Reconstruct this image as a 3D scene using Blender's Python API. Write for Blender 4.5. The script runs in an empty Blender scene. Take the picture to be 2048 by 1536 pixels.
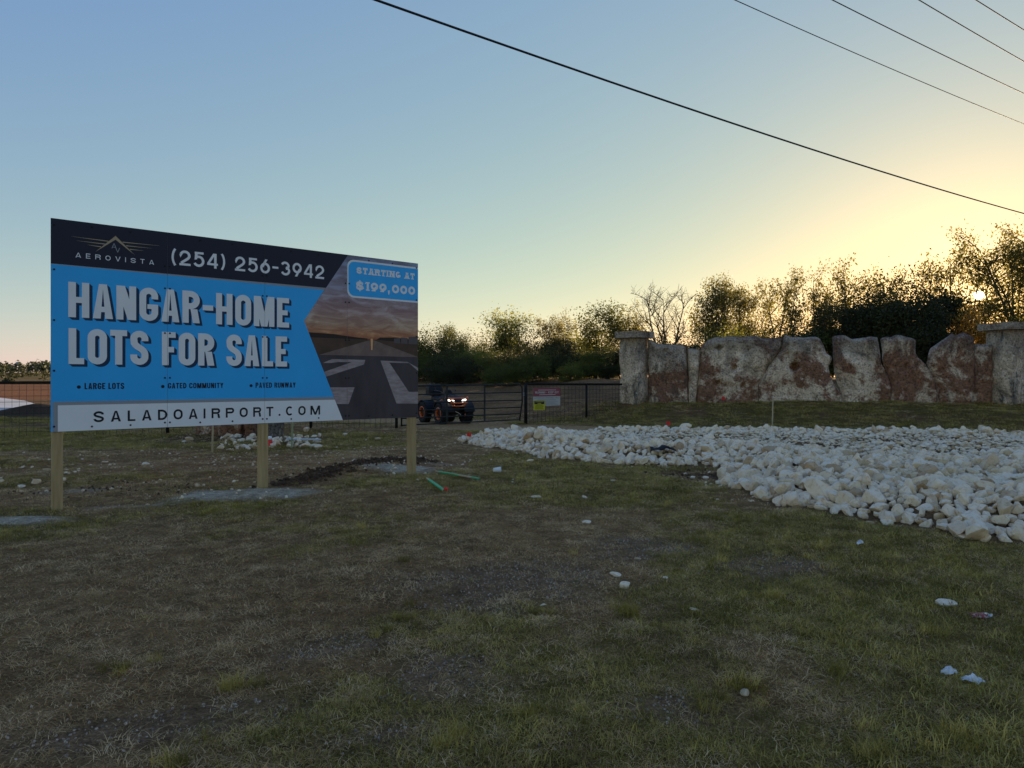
import bpy, bmesh, math, random
import numpy as np
from mathutils import Vector, Matrix, noise as mnoise

R = math.radians
random.seed(7)
scene = bpy.context.scene
COL = scene.collection

# ------------------------------------------------------------------ camera, sky, sun, exposure
F = 1421.0            # focal length in photo pixels (photo 2048 x 1536)
HY = 758.0            # photo row of the horizon
CAMZ = 1.5
cam_d = bpy.data.cameras.new('camera')
cam_d.sensor_width = 36.0
cam_d.lens = F / 2048 * 36.0
cam_d.shift_y = -(768 - HY) / 2048
cam_d.clip_start = 0.05
cam_d.clip_end = 9000
cam = bpy.data.objects.new('camera', cam_d)
cam.location = (0, 0, CAMZ)
cam.rotation_euler = (R(90), 0, 0)
COL.objects.link(cam)
scene.camera = cam

SUN_AZ, SUN_EL = 33.3, 5.6
world = bpy.data.worlds.new('World')
scene.world = world
world.use_nodes = True
wn = world.node_tree.nodes
wl = world.node_tree.links
bg = wn['Background']
sky = wn.new('ShaderNodeTexSky')
sky.sky_type = 'NISHITA'
sky.sun_disc = False
sky.sun_elevation = R(SUN_EL)
sky.sun_rotation = R(SUN_AZ)
sky.altitude = 150
sky.air_density = 0.9
sky.dust_density = 0.22
sky.ozone_density = 2.5
# the camera's soft response to the bright evening sky, channel by channel
sepc = wn.new('ShaderNodeSeparateColor'); comc = wn.new('ShaderNodeCombineColor')
wl.new(sky.outputs[0], sepc.inputs[0])
for ch, (gm, k) in enumerate(((0.77, 1.09), (0.60, 1.04), (0.04, 1.65))):
    pw = wn.new('ShaderNodeMath'); pw.operation = 'POWER'; pw.inputs[1].default_value = gm
    ml = wn.new('ShaderNodeMath'); ml.operation = 'MULTIPLY'; ml.inputs[1].default_value = k
    wl.new(sepc.outputs[ch], pw.inputs[0]); wl.new(pw.outputs[0], ml.inputs[0]); wl.new(ml.outputs[0], comc.inputs[ch])
# the low sun itself: a half-degree disc with its bright aureole
az, el = R(SUN_AZ), R(SUN_EL)
SUN_DIR = Vector((math.sin(az) * math.cos(el), math.cos(az) * math.cos(el), math.sin(el)))
tcw = wn.new('ShaderNodeTexCoord')
dt = wn.new('ShaderNodeVectorMath'); dt.operation = 'DOT_PRODUCT'
nz = wn.new('ShaderNodeVectorMath'); nz.operation = 'NORMALIZE'
wl.new(tcw.outputs['Generated'], nz.inputs[0]); wl.new(nz.outputs[0], dt.inputs[0]); dt.inputs[1].default_value = SUN_DIR
def wmath(op, a, b=None):
    q = wn.new('ShaderNodeMath'); q.operation = op
    for i, v in enumerate((a, b)):
        if v is None: continue
        if hasattr(v, 'is_output'): wl.new(v, q.inputs[i])
        else: q.inputs[i].default_value = v
    return q.outputs[0]
ang = wmath('ARCCOSINE', wmath('MINIMUM', dt.outputs['Value'], 1.0))
disc = wmath('MULTIPLY', wmath('LESS_THAN', ang, R(0.30)), 60.0)
aur = wmath('MULTIPLY', wmath('EXPONENT', wmath('MULTIPLY', ang, -1 / R(1.1))), 3.0)
aur2 = wmath('MULTIPLY', wmath('EXPONENT', wmath('MULTIPLY', ang, -1 / R(5.0))), 0.9)
wmix = wn.new('ShaderNodeMix'); wmix.data_type = 'RGBA'; wmix.blend_type = 'ADD'; wmix.inputs[0].default_value = 1.0
gl = wn.new('ShaderNodeVectorMath'); gl.operation = 'SCALE'; gl.inputs[0].default_value = (1.0, .84, .40)
wl.new(wmath('ADD', wmath('ADD', disc, aur), aur2), gl.inputs['Scale'])
wl.new(comc.outputs[0], wmix.inputs[6]); wl.new(gl.outputs[0], wmix.inputs[7])
wl.new(wmix.outputs[2], bg.inputs[0])
bg.inputs[1].default_value = 0.12

sd = bpy.data.lights.new('sun', 'SUN')
sd.energy = 5.0
sd.angle = R(0.53)
sd.color = (1.0, 0.72, 0.42)
so = bpy.data.objects.new('sun', sd)
so.rotation_euler = SUN_DIR.to_track_quat('Z', 'Y').to_euler()
so.location = SUN_DIR * 200
COL.objects.link(so)

vs = scene.view_settings
vs.view_transform = 'Standard'
vs.look = 'None'
vs.exposure = 1.45
vs.gamma = 1.0
vs.use_curve_mapping = False
scene.render.engine = 'CYCLES'
scene.cycles.max_bounces = 6
scene.cycles.transparent_max_bounces = 8

# ------------------------------------------------------------------ noise
def _hash(ix, iy, s):
    n = (ix * 374761393 + iy * 668265263 + s * 1274126177) & 0xffffffff
    n = ((n ^ (n >> 13)) * 1274126177) & 0xffffffff
    return ((n ^ (n >> 16)) & 0xffff) / 65535.0

def vn(x, y, s=0):
    x = np.asarray(x, float); y = np.asarray(y, float)
    ix = np.floor(x).astype(np.int64); iy = np.floor(y).astype(np.int64)
    fx = x - ix; fy = y - iy
    fx = fx * fx * (3 - 2 * fx); fy = fy * fy * (3 - 2 * fy)
    a = _hash(ix, iy, s); b = _hash(ix + 1, iy, s); c = _hash(ix, iy + 1, s); d = _hash(ix + 1, iy + 1, s)
    return (a * (1 - fx) + b * fx) * (1 - fy) + (c * (1 - fx) + d * fx) * fy

def fbm(x, y, s=0, o=4):
    t = 0; a = 0.5; n = 0
    for i in range(o):
        t = t + a * vn(x * 2 ** i + i * 17.3, y * 2 ** i - i * 9.1, s + i * 13)
        n += a; a *= 0.5
    return t / n

def S(t):
    t = np.clip(t, 0, 1)
    return t * t * (3 - 2 * t)

# ------------------------------------------------------------------ terrain
def px_ground(x, y, z=0.0):
    Y = (CAMZ - z) * F / (y - HY)
    return ((x - 1024) / F * Y, Y)

def at(x, y, Y):
    return Vector(((x - 1024) / F * Y, Y, CAMZ - (y - HY) / F * Y))

BED = [px_ground(*p) for p in [(914, 884), (945, 891), (976, 897), (1042, 906), (1084, 917), (1146, 922), (1197, 929), (1288, 930),
       (1335, 931), (1400, 931), (1445, 938), (1436, 964), (1466, 982), (1495, 989), (1539, 1012), (1621, 1021), (1672, 1032),
       (1764, 1048), (1827, 1056), (1875, 1064), (1919, 1083), (2026, 1087), (2150, 1094)]]
BED += [(9.0, 6.2), (19.0, 9.0), (19.0, 17.4), (12.7, 17.6), (8.0, 17.9), (4.6, 18.1), (3.2, 18.3), (1.8, 18.2), (0.3, 18.4), (-0.7, 18.2)]
BED = np.array(BED)

def bed_dist(x, y):
    """distance inside the rock bed's outline (negative outside)"""
    x = np.asarray(x, float); y = np.asarray(y, float)
    d2 = np.full(x.shape, 1e9); ins = np.zeros(x.shape, bool)
    n = len(BED)
    for i in range(n):
        ax, ay = BED[i]; bx, by = BED[(i + 1) % n]
        ex, ey = bx - ax, by - ay
        t = np.clip(((x - ax) * ex + (y - ay) * ey) / (ex * ex + ey * ey), 0, 1)
        d2 = np.minimum(d2, (x - ax - t * ex) ** 2 + (y - ay - t * ey) ** 2)
        c = (ay > y) != (by > y)
        xx = ax + (y - ay) / (ey if abs(ey) > 1e-9 else 1e-9) * ex
        ins ^= c & (x < xx)
    d = np.sqrt(d2)
    return np.where(ins, d, -d)

def blob(x, y, cx, cy, rx, ry, ang=0, soft=0.5, ns=1.0, seed=0):
    """1 inside an uneven-edged patch, 0 outside"""
    c, s = math.cos(ang), math.sin(ang)
    dx, dy = x - cx, y - cy
    u = (dx * c + dy * s) / rx; v = (-dx * s + dy * c) / ry
    r = np.sqrt(u * u + v * v) + (fbm(x * 2.2, y * 2.2, 90 + seed, 3) - 0.5) * ns
    return 1 - S((r - 1 + soft / 2) / soft)

def seg_dist(x, y, pts):
    d = np.full(np.shape(x), 1e9)
    for (ax, ay), (bx, by) in zip(pts[:-1], pts[1:]):
        ex, ey = bx - ax, by - ay
        t = np.clip(((x - ax) * ex + (y - ay) * ey) / (ex * ex + ey * ey), 0, 1)
        d = np.minimum(d, np.hypot(x - ax - t * ex, y - ay - t * ey))
    return d

TRENCH = [(-3.2, 10.15), (-2.95, 10.9), (-2.7, 11.7), (-2.45, 12.5), (-2.1, 12.95), (-1.6, 12.75)]
ROAD = [(3.0, 20.3), (0.3, 21.4), (-1.2, 22.6), (-3.0, 25.0), (-6.5, 27.0), (-13.0, 29.0), (-26, 33)]
POST_PATCH = [(-5.45, 7.45, 0.75, 0.24, 0.2), (-3.5, 9.25, 0.80, 0.42, 0.25), (-1.95, 11.8, 0.66, 0.42, 0.15), (-4.5, 8.5, 0.45, 0.14, 0.3), (-1.3, 12.6, 0.4, 0.2, 0.1),
              (-2.25, 11.9, 0.3, 0.3, 0.6), (-5.9, 9.6, 0.5, 0.3, 0.3)]

def h(x, y, lumps=True):
    x = np.asarray(x, float); y = np.asarray(y, float)
    xs = [-30, -10, -4, 0, 3, 6, 12, 17, 40]
    ys = np.interp(x, xs, [34, 29, 27.0, 26.0, 23.2, 20.4, 19.2, 18.2, 16])
    fade = S((x + 17) / 9)
    z = fade * (0.66 * S((y - ys) / 5.2) + 0.85 * S((y - ys - 5.5) / 13))
    far = S((y - 70) / 400) * 5.5
    z = z + far * (1 - 0.75 * fade)
    d = bed_dist(np.clip(x, -50, 60), np.clip(y, -50, 80))
    z = z + 0.23 * S(d / 1.1) + np.where(d > 0, (fbm(x * 1.1, y * 1.1, 5, 2) - 0.5) * 0.14 * S(d / 0.6), 0)
    # a dug notch at the bed's edge, soil thrown up along the sign
    z = z - 0.06 * np.exp(-((x - 3.0) ** 2 / 0.5 + (y - 11.2) ** 2 / 0.5))
    z = z + 0.05 * np.exp(-(seg_dist(x, y, TRENCH) / 0.3) ** 2)
    z = z + 0.42 * np.exp(-((x + 20.9) ** 2 / 0.9 + (y - 31.0) ** 2 / 4.0))     # spoil heap beyond the fence
    for (cx, cy, rx, ry, a) in POST_PATCH[:3]:
        z = z + 0.04 * blob(x, y, cx, cy, rx, ry, a, 1.2, 0.5)
    if lumps:
        near = 1 - S((y - 40) / 40)
        z = z + near * ((fbm(x * 0.7, y * 0.7, 21, 3) - 0.5) * 0.10 + (fbm(x * 3.3, y * 3.3, 31, 3) - 0.5) * 0.035)
        bank = fade * S((y - ys - 1) / 4) * near
        z = z + bank * (fbm(x * 0.5, y * 1.8, 41, 4) - 0.5) * 0.30
    return z

def hz(x, y):
    return float(h(np.array([x]), np.array([y]))[0])

def gnd(px, py):
    """photo pixel -> point on the terrain"""
    z = 0.0
    for _ in range(8):
        x, y = px_ground(px, py, z)
        z = 0.5 * z + 0.5 * hz(x, y)
    x, y = px_ground(px, py, z)
    return Vector((x, y, hz(x, y)))

def green(x, y):
    """how thick the living grass stands, 0..1"""
    n = fbm(x * 0.55, y * 0.55, 61, 4)
    n2 = fbm(x * 2.1, y * 2.1, 71, 3)
    bias = 0.02 + 0.24 * S((x - 0.2 - 0.10 * y) / 2.2) * S((9.5 - y) / 4)
    bias = bias + 0.22 * S((y - 18) / 3) * S((x - 1) / 4)
    bias = bias + 0.10 * S((-x - 6.5) / 2) * S((y - 12) / 3) + 0.12 * S((y - 13.5) / 2) * S((-x - 2) / 2) * S((21 - y) / 3)
    bias = bias + 0.22 * S((y - 8.2) / 2) * S((x + 0.5) / 1.0) * S((13 - y) / 2) * S((4 - x) / 1)
    g = S((n * 0.7 + n2 * 0.3 - 0.44 + bias) / 0.22)
    brown = blob(x, y, -4.7, 12.7, 3.3, 2.0, 0.1, 0.9, 1.2, 3)
    g = g * (1 - 0.85 * brown)
    for i, (cx, cy, rx, ry, a) in enumerate(POST_PATCH):
        g = g * (1 - blob(x, y, cx, cy, rx, ry, a, 0.5, 0.9, i))
    g = g * (1 - np.exp(-(seg_dist(x, y, TRENCH) / 0.35) ** 2))
    g = g * S((seg_dist(x, y, ROAD) - 1.4 + (n2 - 0.5)) / 0.6)
    g = g * (1 - S((bed_dist(x, y) + 0.12) / 0.2))
    g = g * (1 - blob(x, y, 3.0, 11.2, 0.75, 0.6, 0.3, 0.5, 0.8, 9))
    g = g * (1 - 0.8 * blob(x, y, -6.9, 17.9, 2.2, 1.0, 0.0, 0.6, 0.8, 11))
    g = g * (1 - 0.75 * S((gravel(x, y) - 0.3) / 0.4))
    return g

def gravel(x, y):
    """worn gravelly patches in the foreground"""
    g = np.zeros(np.shape(x))
    for i, (px, py, rx, ry) in enumerate([(880, 1345, .30, .30), (1000, 1165, .7, .5), (330, 1440, .55, .16), (680, 1290, .32, .22),
                                          (130, 1480, .35, .14), (1330, 1420, .22, .14), (760, 1480, .25, .12), (1290, 1090, .55, .45), (1560, 1130, .5, .4)]):
        cx, cy = px_ground(px, py)
        g = np.maximum(g, blob(x, y, cx, cy, rx, ry, 0.2, 0.9, 1.3, 20 + i))
    return g

# ------------------------------------------------------------------ materials
def new_mat(name):
    m = bpy.data.materials.new(name)
    m.use_nodes = True
    return m, m.node_tree.nodes, m.node_tree.links, m.node_tree.nodes['Principled BSDF']

def mat(name, col, rough=0.7, metal=0.0, spec=0.3, emit=None, es=0.0):
    m, n, l, b = new_mat(name)
    b.inputs['Base Color'].default_value = (*col, 1)
    b.inputs['Roughness'].default_value = rough
    b.inputs['Metallic'].default_value = metal
    b.inputs['Specular IOR Level'].default_value = spec
    if emit:
        b.inputs['Emission Color'].default_value = (*emit, 1)
        b.inputs['Emission Strength'].default_value = es
    return m

def tex_noise(n, l, vec, scale, detail=4, rough=0.55, dist=0.0):
    t = n.new('ShaderNodeTexNoise')
    t.inputs['Scale'].default_value = scale
    t.inputs['Detail'].default_value = detail
    t.inputs['Roughness'].default_value = rough
    t.inputs['Distortion'].default_value = dist
    if vec is not None:
        l.new(vec, t.inputs['Vector'])
    return t

def ramp(n, l, fac, stops):
    r = n.new('ShaderNodeValToRGB')
    el = r.color_ramp.elements
    while len(el) < len(stops):
        el.new(0.5)
    for e, (p, c) in zip(el, stops):
        e.position = p
        e.color = (*c, 1) if len(c) == 3 else c
    l.new(fac, r.inputs[0])
    return r

def mix(n, l, fac, a, b, mode='MIX'):
    m = n.new('ShaderNodeMix')
    m.data_type = 'RGBA'
    m.blend_type = mode
    for sock, v in ((0, fac), (6, a), (7, b)):
        if hasattr(v, 'is_output'):
            l.new(v, m.inputs[sock])
        elif sock == 0:
            m.inputs[0].default_value = v
        else:
            m.inputs[sock].default_value = (*v, 1)
    return m.outputs[2]

def bump(n, l, b, height, strength=0.4, dist=0.02):
    bp = n.new('ShaderNodeBump')
    bp.inputs['Strength'].default_value = strength
    bp.inputs['Distance'].default_value = dist
    l.new(height, bp.inputs['Height'])
    l.new(bp.outputs[0], b.inputs['Normal'])

def mat_noise(name, c1, c2, scale=5, rough=0.8, detail=6, bs=0.3, bd=0.01, lo=0.35, hi=0.65, stretch=None, rand=0.0, spec=0.3, coord='Object'):
    m, n, l, b = new_mat(name)
    tc = n.new('ShaderNodeTexCoord')
    v = tc.outputs[coord]
    if stretch:
        mp = n.new('ShaderNodeMapping'); mp.inputs['Scale'].default_value = stretch
        l.new(v, mp.inputs[0]); v = mp.outputs[0]
    t = tex_noise(n, l, v, scale, detail)
    r = ramp(n, l, t.outputs[0], [(lo, c1), (hi, c2)])
    col = r.outputs[0]
    if rand:
        oi = n.new('ShaderNodeObjectInfo')
        rr = ramp(n, l, oi.outputs['Random'], [(0, (1 - rand,) * 3), (1, (1 + rand,) * 3)])
        col = mix(n, l, 1.0, col, rr.outputs[0], 'MULTIPLY')
    l.new(col, b.inputs['Base Color'])
    b.inputs['Roughness'].default_value = rough
    b.inputs['Specular IOR Level'].default_value = spec
    if bs:
        bump(n, l, b, t.outputs[0], bs, bd)
    return m

# ------------------------------------------------------------------ mesh building
def tag(o, label=None, cat=None, group=None, kind=None):
    if label: o['label'] = label
    if cat: o['category'] = cat
    if group: o['group'] = group
    if kind: o['kind'] = kind
    return o

def thing(name, label, cat, loc=(0, 0, 0), rz=0.0, group=None):
    o = bpy.data.objects.new(name, None)
    o.empty_display_size = 0.2
    COL.objects.link(o)
    o.location = loc
    o.rotation_euler = (0, 0, rz)
    return tag(o, label, cat, group)

def link_mesh(name, me, m=None, parent=None):
    if m is not None and not me.materials:
        me.materials.append(m)
    o = bpy.data.objects.new(name, me)
    COL.objects.link(o)
    if parent is not None:
        o.parent = parent
    return o

class MB:
    def __init__(self):
        self.v = []; self.f = []
    def add(self, vs, fs):
        k = len(self.v)
        self.v += [tuple(p) for p in vs]
        self.f += [tuple(i + k for i in q) for q in fs]
        return self
    def box(self, c, s, rot=None, taper=1.0):
        hx, hy, hz_ = s[0] / 2, s[1] / 2, s[2] / 2
        vs = []
        for z in (-1, 1):
            t = taper if z > 0 else 1.0
            for x, y in ((-1, -1), (1, -1), (1, 1), (-1, 1)):
                p = Vector((x * hx * t, y * hy * t, z * hz_))
                if rot is not None:
                    p = rot @ p
                vs.append(p + Vector(c))
        return self.add(vs, [(3, 2, 1, 0), (4, 5, 6, 7), (0, 1, 5, 4), (1, 2, 6, 5), (2, 3, 7, 6), (3, 0, 4, 7)])
    def tube(self, pts, r, n=8, caps=True, closed=False):
        pts = [Vector(p) for p in pts]
        m = len(pts)
        rs = r if isinstance(r, (list, tuple)) else [r] * m
        base = len(self.v)
        up = None
        for i, p in enumerate(pts):
            if closed:
                d = pts[(i + 1) % m] - pts[i - 1]
            else:
                d = pts[min(i + 1, m - 1)] - pts[max(i - 1, 0)]
            d.normalize()
            if up is None:
                up = Vector((0, 0, 1)) if abs(d.z) < 0.9 else Vector((1, 0, 0))
            a = d.cross(up)
            if a.length < 1e-5:
                a = d.orthogonal()
            a.normalize()
            b = a.cross(d).normalized()
            up = b
            for k in range(n):
                th = 2 * math.pi * k / n
                self.v.append(tuple(p + (a * math.cos(th) + b * math.sin(th)) * rs[i]))
        rings = m if closed else m - 1
        for i in range(rings):
            j = (i + 1) % m
            for k in range(n):
                k2 = (k + 1) % n
                self.f.append((base + i * n + k, base + i * n + k2, base + j * n + k2, base + j * n + k))
        if caps and not closed:
            self.f.append(tuple(base + k for k in range(n))[::-1])
            self.f.append(tuple(base + (m - 1) * n + k for k in range(n)))
        return self
    def lathe(self, prof, c, axis, n=24):
        """prof: (radius, height) ring list turned about axis through c (closed profile)"""
        axis = Vector(axis).normalized()
        a = axis.orthogonal().normalized(); b = axis.cross(a)
        base = len(self.v); m = len(prof)
        for k in range(n):
            th = 2 * math.pi * k / n
            d = a * math.cos(th) + b * math.sin(th)
            for (r, t) in prof:
                self.v.append(tuple(Vector(c) + d * r + axis * t))
        for k in range(n):
            k2 = (k + 1) % n
            for i in range(m):
                j = (i + 1) % m
                self.f.append((base + k * m + i, base + k * m + j, base + k2 * m + j, base + k2 * m + i))
        return self
    def loft(self, secs):
        """secs: list of equally long closed loops"""
        base = len(self.v); n = len(secs[0])
        for s in secs:
            self.v += [tuple(p) for p in s]
        for i in range(len(secs) - 1):
            for k in range(n):
                k2 = (k + 1) % n
                self.f.append((base + i * n + k, base + i * n + k2, base + (i + 1) * n + k2, base + (i + 1) * n + k))
        self.f.append(tuple(base + k for k in range(n))[::-1])
        self.f.append(tuple(base + (len(secs) - 1) * n + k for k in range(n)))
        return self
    def mesh(self, name, smooth=False, off=None, fix=True):
        me = bpy.data.meshes.new(name)
        vs = self.v if off is None else [(x - off[0], y - off[1], z - off[2]) for x, y, z in self.v]
        me.from_pydata(vs, [], self.f)
        if fix:
            bm = bmesh.new(); bm.from_mesh(me)
            bmesh.ops.recalc_face_normals(bm, faces=bm.faces)
            bm.to_mesh(me); bm.free()
        if smooth:
            me.shade_smooth()
        me.update()
        return me
    def build(self, name, m, parent=None, smooth=False, local=False, bevel=0.0):
        """geometry in world space (or the parent's own space when local) becomes one mesh object"""
        off = None if (parent is None or local) else parent.location
        o = link_mesh(name, self.mesh(name, smooth, off), m, parent)
        if bevel:
            bv = o.modifiers.new('bevel', 'BEVEL'); bv.width = bevel; bv.segments = 2; bv.limit_method = 'ANGLE'
        return o

def np_mesh(name, V, Fq, smooth=False):
    """V (n,3), Fq (m,k) arrays"""
    me = bpy.data.meshes.new(name)
    k = Fq.shape[1]
    me.vertices.add(len(V)); me.vertices.foreach_set('co', np.ascontiguousarray(V, np.float32).ravel())
    me.loops.add(Fq.size); me.loops.foreach_set('vertex_index', np.ascontiguousarray(Fq, np.int32).ravel())
    me.polygons.add(len(Fq))
    me.polygons.foreach_set('loop_start', np.arange(0, Fq.size, k, dtype=np.int32))
    me.update(calc_edges=True)
    if smooth:
        me.shade_smooth()
    return me

# ------------------------------------------------------------------ the ground
def graded(lo, hi, step, far, grow=1.13):
    c = list(np.arange(lo, hi + 1e-6, step))
    s, p = step, hi
    while p < far:
        s *= grow; p += s; c.append(p)
    s, p, left = step, lo, []
    while p > -far:
        s *= grow; p -= s; left.append(p)
    return np.array(left[::-1] + c)

gx = graded(-13, 15, 0.11, 4500, 1.12)
gy = graded(2.0, 27, 0.11, 4500, 1.10)
GX, GY = np.meshgrid(gx, gy)
GZ = h(GX, GY)
nx, ny = len(gx), len(gy)
idx = np.arange(nx * ny).reshape(ny, nx)
Fq = np.stack([idx[:-1, :-1], idx[:-1, 1:], idx[1:, 1:], idx[1:, :-1]], -1).reshape(-1, 4)
gme = np_mesh('ground', np.stack([GX, GY, GZ], -1).reshape(-1, 3), Fq, True)

def C(r, g, b):
    return np.array([r, g, b])

def lerp(a, b, t):
    t = np.asarray(t)[..., None]
    return a * (1 - t) + b * t

def ground_colour(x, y):
    n1 = fbm(x * 0.8, y * 0.8, 111, 4); n2 = fbm(x * 3.1, y * 3.1, 121, 3)
    col = lerp(C(.130, .103, .074), C(.155, .130, .098), S((n1 - .35) / .3))
    col = lerp(col, C(.090, .070, .050), S((n2 - .55) / .2) * 0.6)
    g = green(x, y)
    col = lerp(col, C(.085, .088, .042), g * 0.85)
    gr = gravel(x, y)
    col = lerp(col, C(.115, .105, .100), gr * 0.9)
    brown = blob(x, y, -4.7, 12.7, 3.3, 2.0, 0.1, 0.9, 1.2, 3)
    col = lerp(col, C(.155, .112, .082), brown * 0.8)
    col = lerp(col, C(.26, .235, .20), brown * S((fbm(x * 1.3, y * 2.6, 133, 4) - .55) / .1) * 0.6)
    for i, (cx, cy, rx, ry, a) in enumerate(POST_PATCH):
        col = lerp(col, C(.27, .345, .46) if i < 3 else C(.21, .25, .31), blob(x, y, cx, cy, rx, ry, a, 0.8, 0.9, i) * (0.6 + 0.4 * n2) * (1 if i < 3 else .6))
    tr = np.exp(-(seg_dist(x, y, TRENCH) / 0.26) ** 2)
    col = lerp(col, C(.055, .038, .027), S((tr - 0.3 + (n2 - .5)) / .3))
    col = lerp(col, C(.07, .05, .036), blob(x, y, 3.0, 11.2, 0.75, 0.6, 0.3, 0.5, 0.8, 9))
    col = lerp(col, C(.05, .043, .038), blob(x, y, -6.9, 17.9, 2.2, 1.0, 0.0, 0.6, 0.8, 11) * 0.9)
    col = lerp(col, C(.10, .085, .068), S((bed_dist(x, y) + .1) / .2))  # earth under the rocks darkened so the gaps between them look shaded
    # worn track through the gate
    rd = seg_dist(x, y, ROAD)
    col = lerp(col, C(.24, .215, .18), 1 - S((rd - 1.5 + (n1 - .5) * 1.6) / .6))
    # bank of turned earth behind the fence, turf below the stone wall
    xs = [-30, -10, -4, 0, 3, 6, 12, 17, 40]
    ys = np.interp(x, xs, [34, 29, 27.0, 26.0, 24.6, 27, 27, 26, 24])
    bank = S((x + 16) / 6) * S((y - ys + .6) / 1.0) * (1 - S((y - 80) / 20))
    col = lerp(col, lerp(C(.095, .075, .060), C(.15, .122, .095), S((fbm(x * .6, y * 2.5, 141, 4) - .4) / .25)), bank)
    turf = S((x - 4) / 2) * S((y - 18.2) / .6) * (1 - bank)
    col = lerp(col, lerp(C(.075, .078, .042), C(.09, .07, .05), S((fbm(x * .5, y * 1.2, 151, 4) - .5) / .2)), turf * .9)
    # country beyond the fence on the left
    lf = S((-x - 10) / 4) * S((y - 22) / 2)
    far = lerp(C(.09, .075, .055), C(.155, .085, .055), S((y - 50) / 6 + (n1 - .5)))
    far = lerp(far, C(.11, .06, .04), S((fbm(x * .03, y * .13, 161, 3) - .5) / .1) * S((y - 50) / 6))
    far = lerp(far, C(.105, .105, .045), S((y - 135) / 30))
    far = lerp(far, C(.125, .10, .055), S((y - 135) / 30) * S((fbm(x * .02, y * .02, 163, 3) - .5) / .1))
    far = lerp(far, C(.035, .03, .03), np.exp(-((x + 20.6) ** 2 / 1.6 + (y - 30.0) ** 2 / 7.0)) ** .5)
    col = lerp(col, far * .8, lf)
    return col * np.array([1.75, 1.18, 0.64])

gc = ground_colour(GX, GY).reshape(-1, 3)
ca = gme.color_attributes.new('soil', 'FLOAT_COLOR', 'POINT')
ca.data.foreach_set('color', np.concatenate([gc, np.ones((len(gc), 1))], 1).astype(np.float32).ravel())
m, n, l, b = new_mat('ground_soil')
atn = n.new('ShaderNodeAttribute'); atn.attribute_name = 'soil'
tc = n.new('ShaderNodeTexCoord')
t1 = tex_noise(n, l, tc.outputs['Object'], 9, 8, 0.7)
t2 = tex_noise(n, l, tc.outputs['Object'], 60, 5, 0.7)
vo = n.new('ShaderNodeTexVoronoi'); vo.inputs['Scale'].default_value = 55
l.new(tc.outputs['Object'], vo.inputs['Vector'])
r1 = ramp(n, l, t1.outputs[0], [(.30, (.45, .43, .41)), (.70, (1.5, 1.5, 1.5))])
r2 = ramp(n, l, t2.outputs[0], [(.32, (.35, .34, .33)), (.55, (1, 1, 1)), (.72, (1.8, 1.76, 1.66))])
c1 = mix(n, l, 1.0, atn.outputs['Color'], r1.outputs[0], 'MULTIPLY')
c2 = mix(n, l, 1.0, c1, r2.outputs[0], 'MULTIPLY')
l.new(c2, b.inputs['Base Color'])
b.inputs['Roughness'].default_value = 0.95
b.inputs['Specular IOR Level'].default_value = 0.1
ad = n.new('ShaderNodeMath'); ad.operation = 'MULTIPLY_ADD'
l.new(t2.outputs[0], ad.inputs[0]); ad.inputs[1].default_value = 0.6
l.new(t1.outputs[0], ad.inputs[2])
bump(n, l, b, ad.outputs[0], 0.6, 0.03)
M_SOIL = m
ground = link_mesh('ground', gme, M_SOIL)
tag(ground, 'patchy dry earth and thin grass covering the roadside lot', None, None, 'structure')

# pale caliche pad beyond the fence, far left
pp = [(-80, 66), (-52, 61), (-39.4, 54.7), (-32.5, 47.4), (-27.5, 41), (-24.0, 37.2), (-22.4, 33.8), (-20.9, 30.0), (-20.4, 27.2), (-30, 26), (-80, 27)]
mb = MB()
n_ = len(pp)
vs_ = [(x, y, 0.06) for x, y in pp] + [(-38, 44, 0.16)] + [(x, y, -0.4) for x, y in pp]
fs_ = [(i, (i + 1) % n_, n_) for i in range(n_)] + [(i, n_ + 1 + i, n_ + 1 + (i + 1) % n_, (i + 1) % n_) for i in range(n_)]
mb.add(vs_, fs_)
tag(mb.build('gravel_pad', mat_noise('pale_caliche', (.36, .34, .33), (.62, .60, .58), .6, .6, 6, .2, .02, stretch=(.4, 2, 1))),
    'pale levelled pad of crushed rock beyond the fence', None, None, 'structure')
# ------------------------------------------------------------------ lettering: outlines drawn stroke by stroke
def rect(x0, y0, x1, y1):
    return [[(x0, y0), (x1, y0), (x1, y1), (x0, y1)]]

def diag(x0, y0, x1, y1, tw):
    return [[(x0 - tw / 2, y0), (x0 + tw / 2, y0), (x1 + tw / 2, y1), (x1 - tw / 2, y1)]]

def strip(pts, t, closed=False):
    """a line of even width as convex quads"""
    P = [np.array(p, float) for p in pts]
    m = len(P); off = []
    for i in range(m):
        if closed or 0 < i < m - 1:
            d0 = P[i] - P[i - 1]; d1 = P[(i + 1) % m] - P[i]
        elif i == 0:
            d0 = d1 = P[1] - P[0]
        else:
            d0 = d1 = P[-1] - P[-2]
        d0 = d0 / (np.hypot(*d0) + 1e-9); d1 = d1 / (np.hypot(*d1) + 1e-9)
        n0 = np.array([-d0[1], d0[0]]); n1 = np.array([-d1[1], d1[0]])
        nn = n0 + n1; q = nn / (np.hypot(*nn) + 1e-9)
        off.append(q * (t / 2) / max(0.5, float(q @ n0)))
    out = []
    for i in range(m if closed else m - 1):
        j = (i + 1) % m
        out.append([tuple(P[i] - off[i]), tuple(P[j] - off[j]), tuple(P[j] + off[j]), tuple(P[i] + off[i])])
    return out

def arc(cx, cy, rx, ry, a0, a1, k=9):
    return [(cx + rx * math.cos(R(a0 + (a1 - a0) * i / k)), cy + ry * math.sin(R(a0 + (a1 - a0) * i / k))) for i in range(k + 1)]

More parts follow.
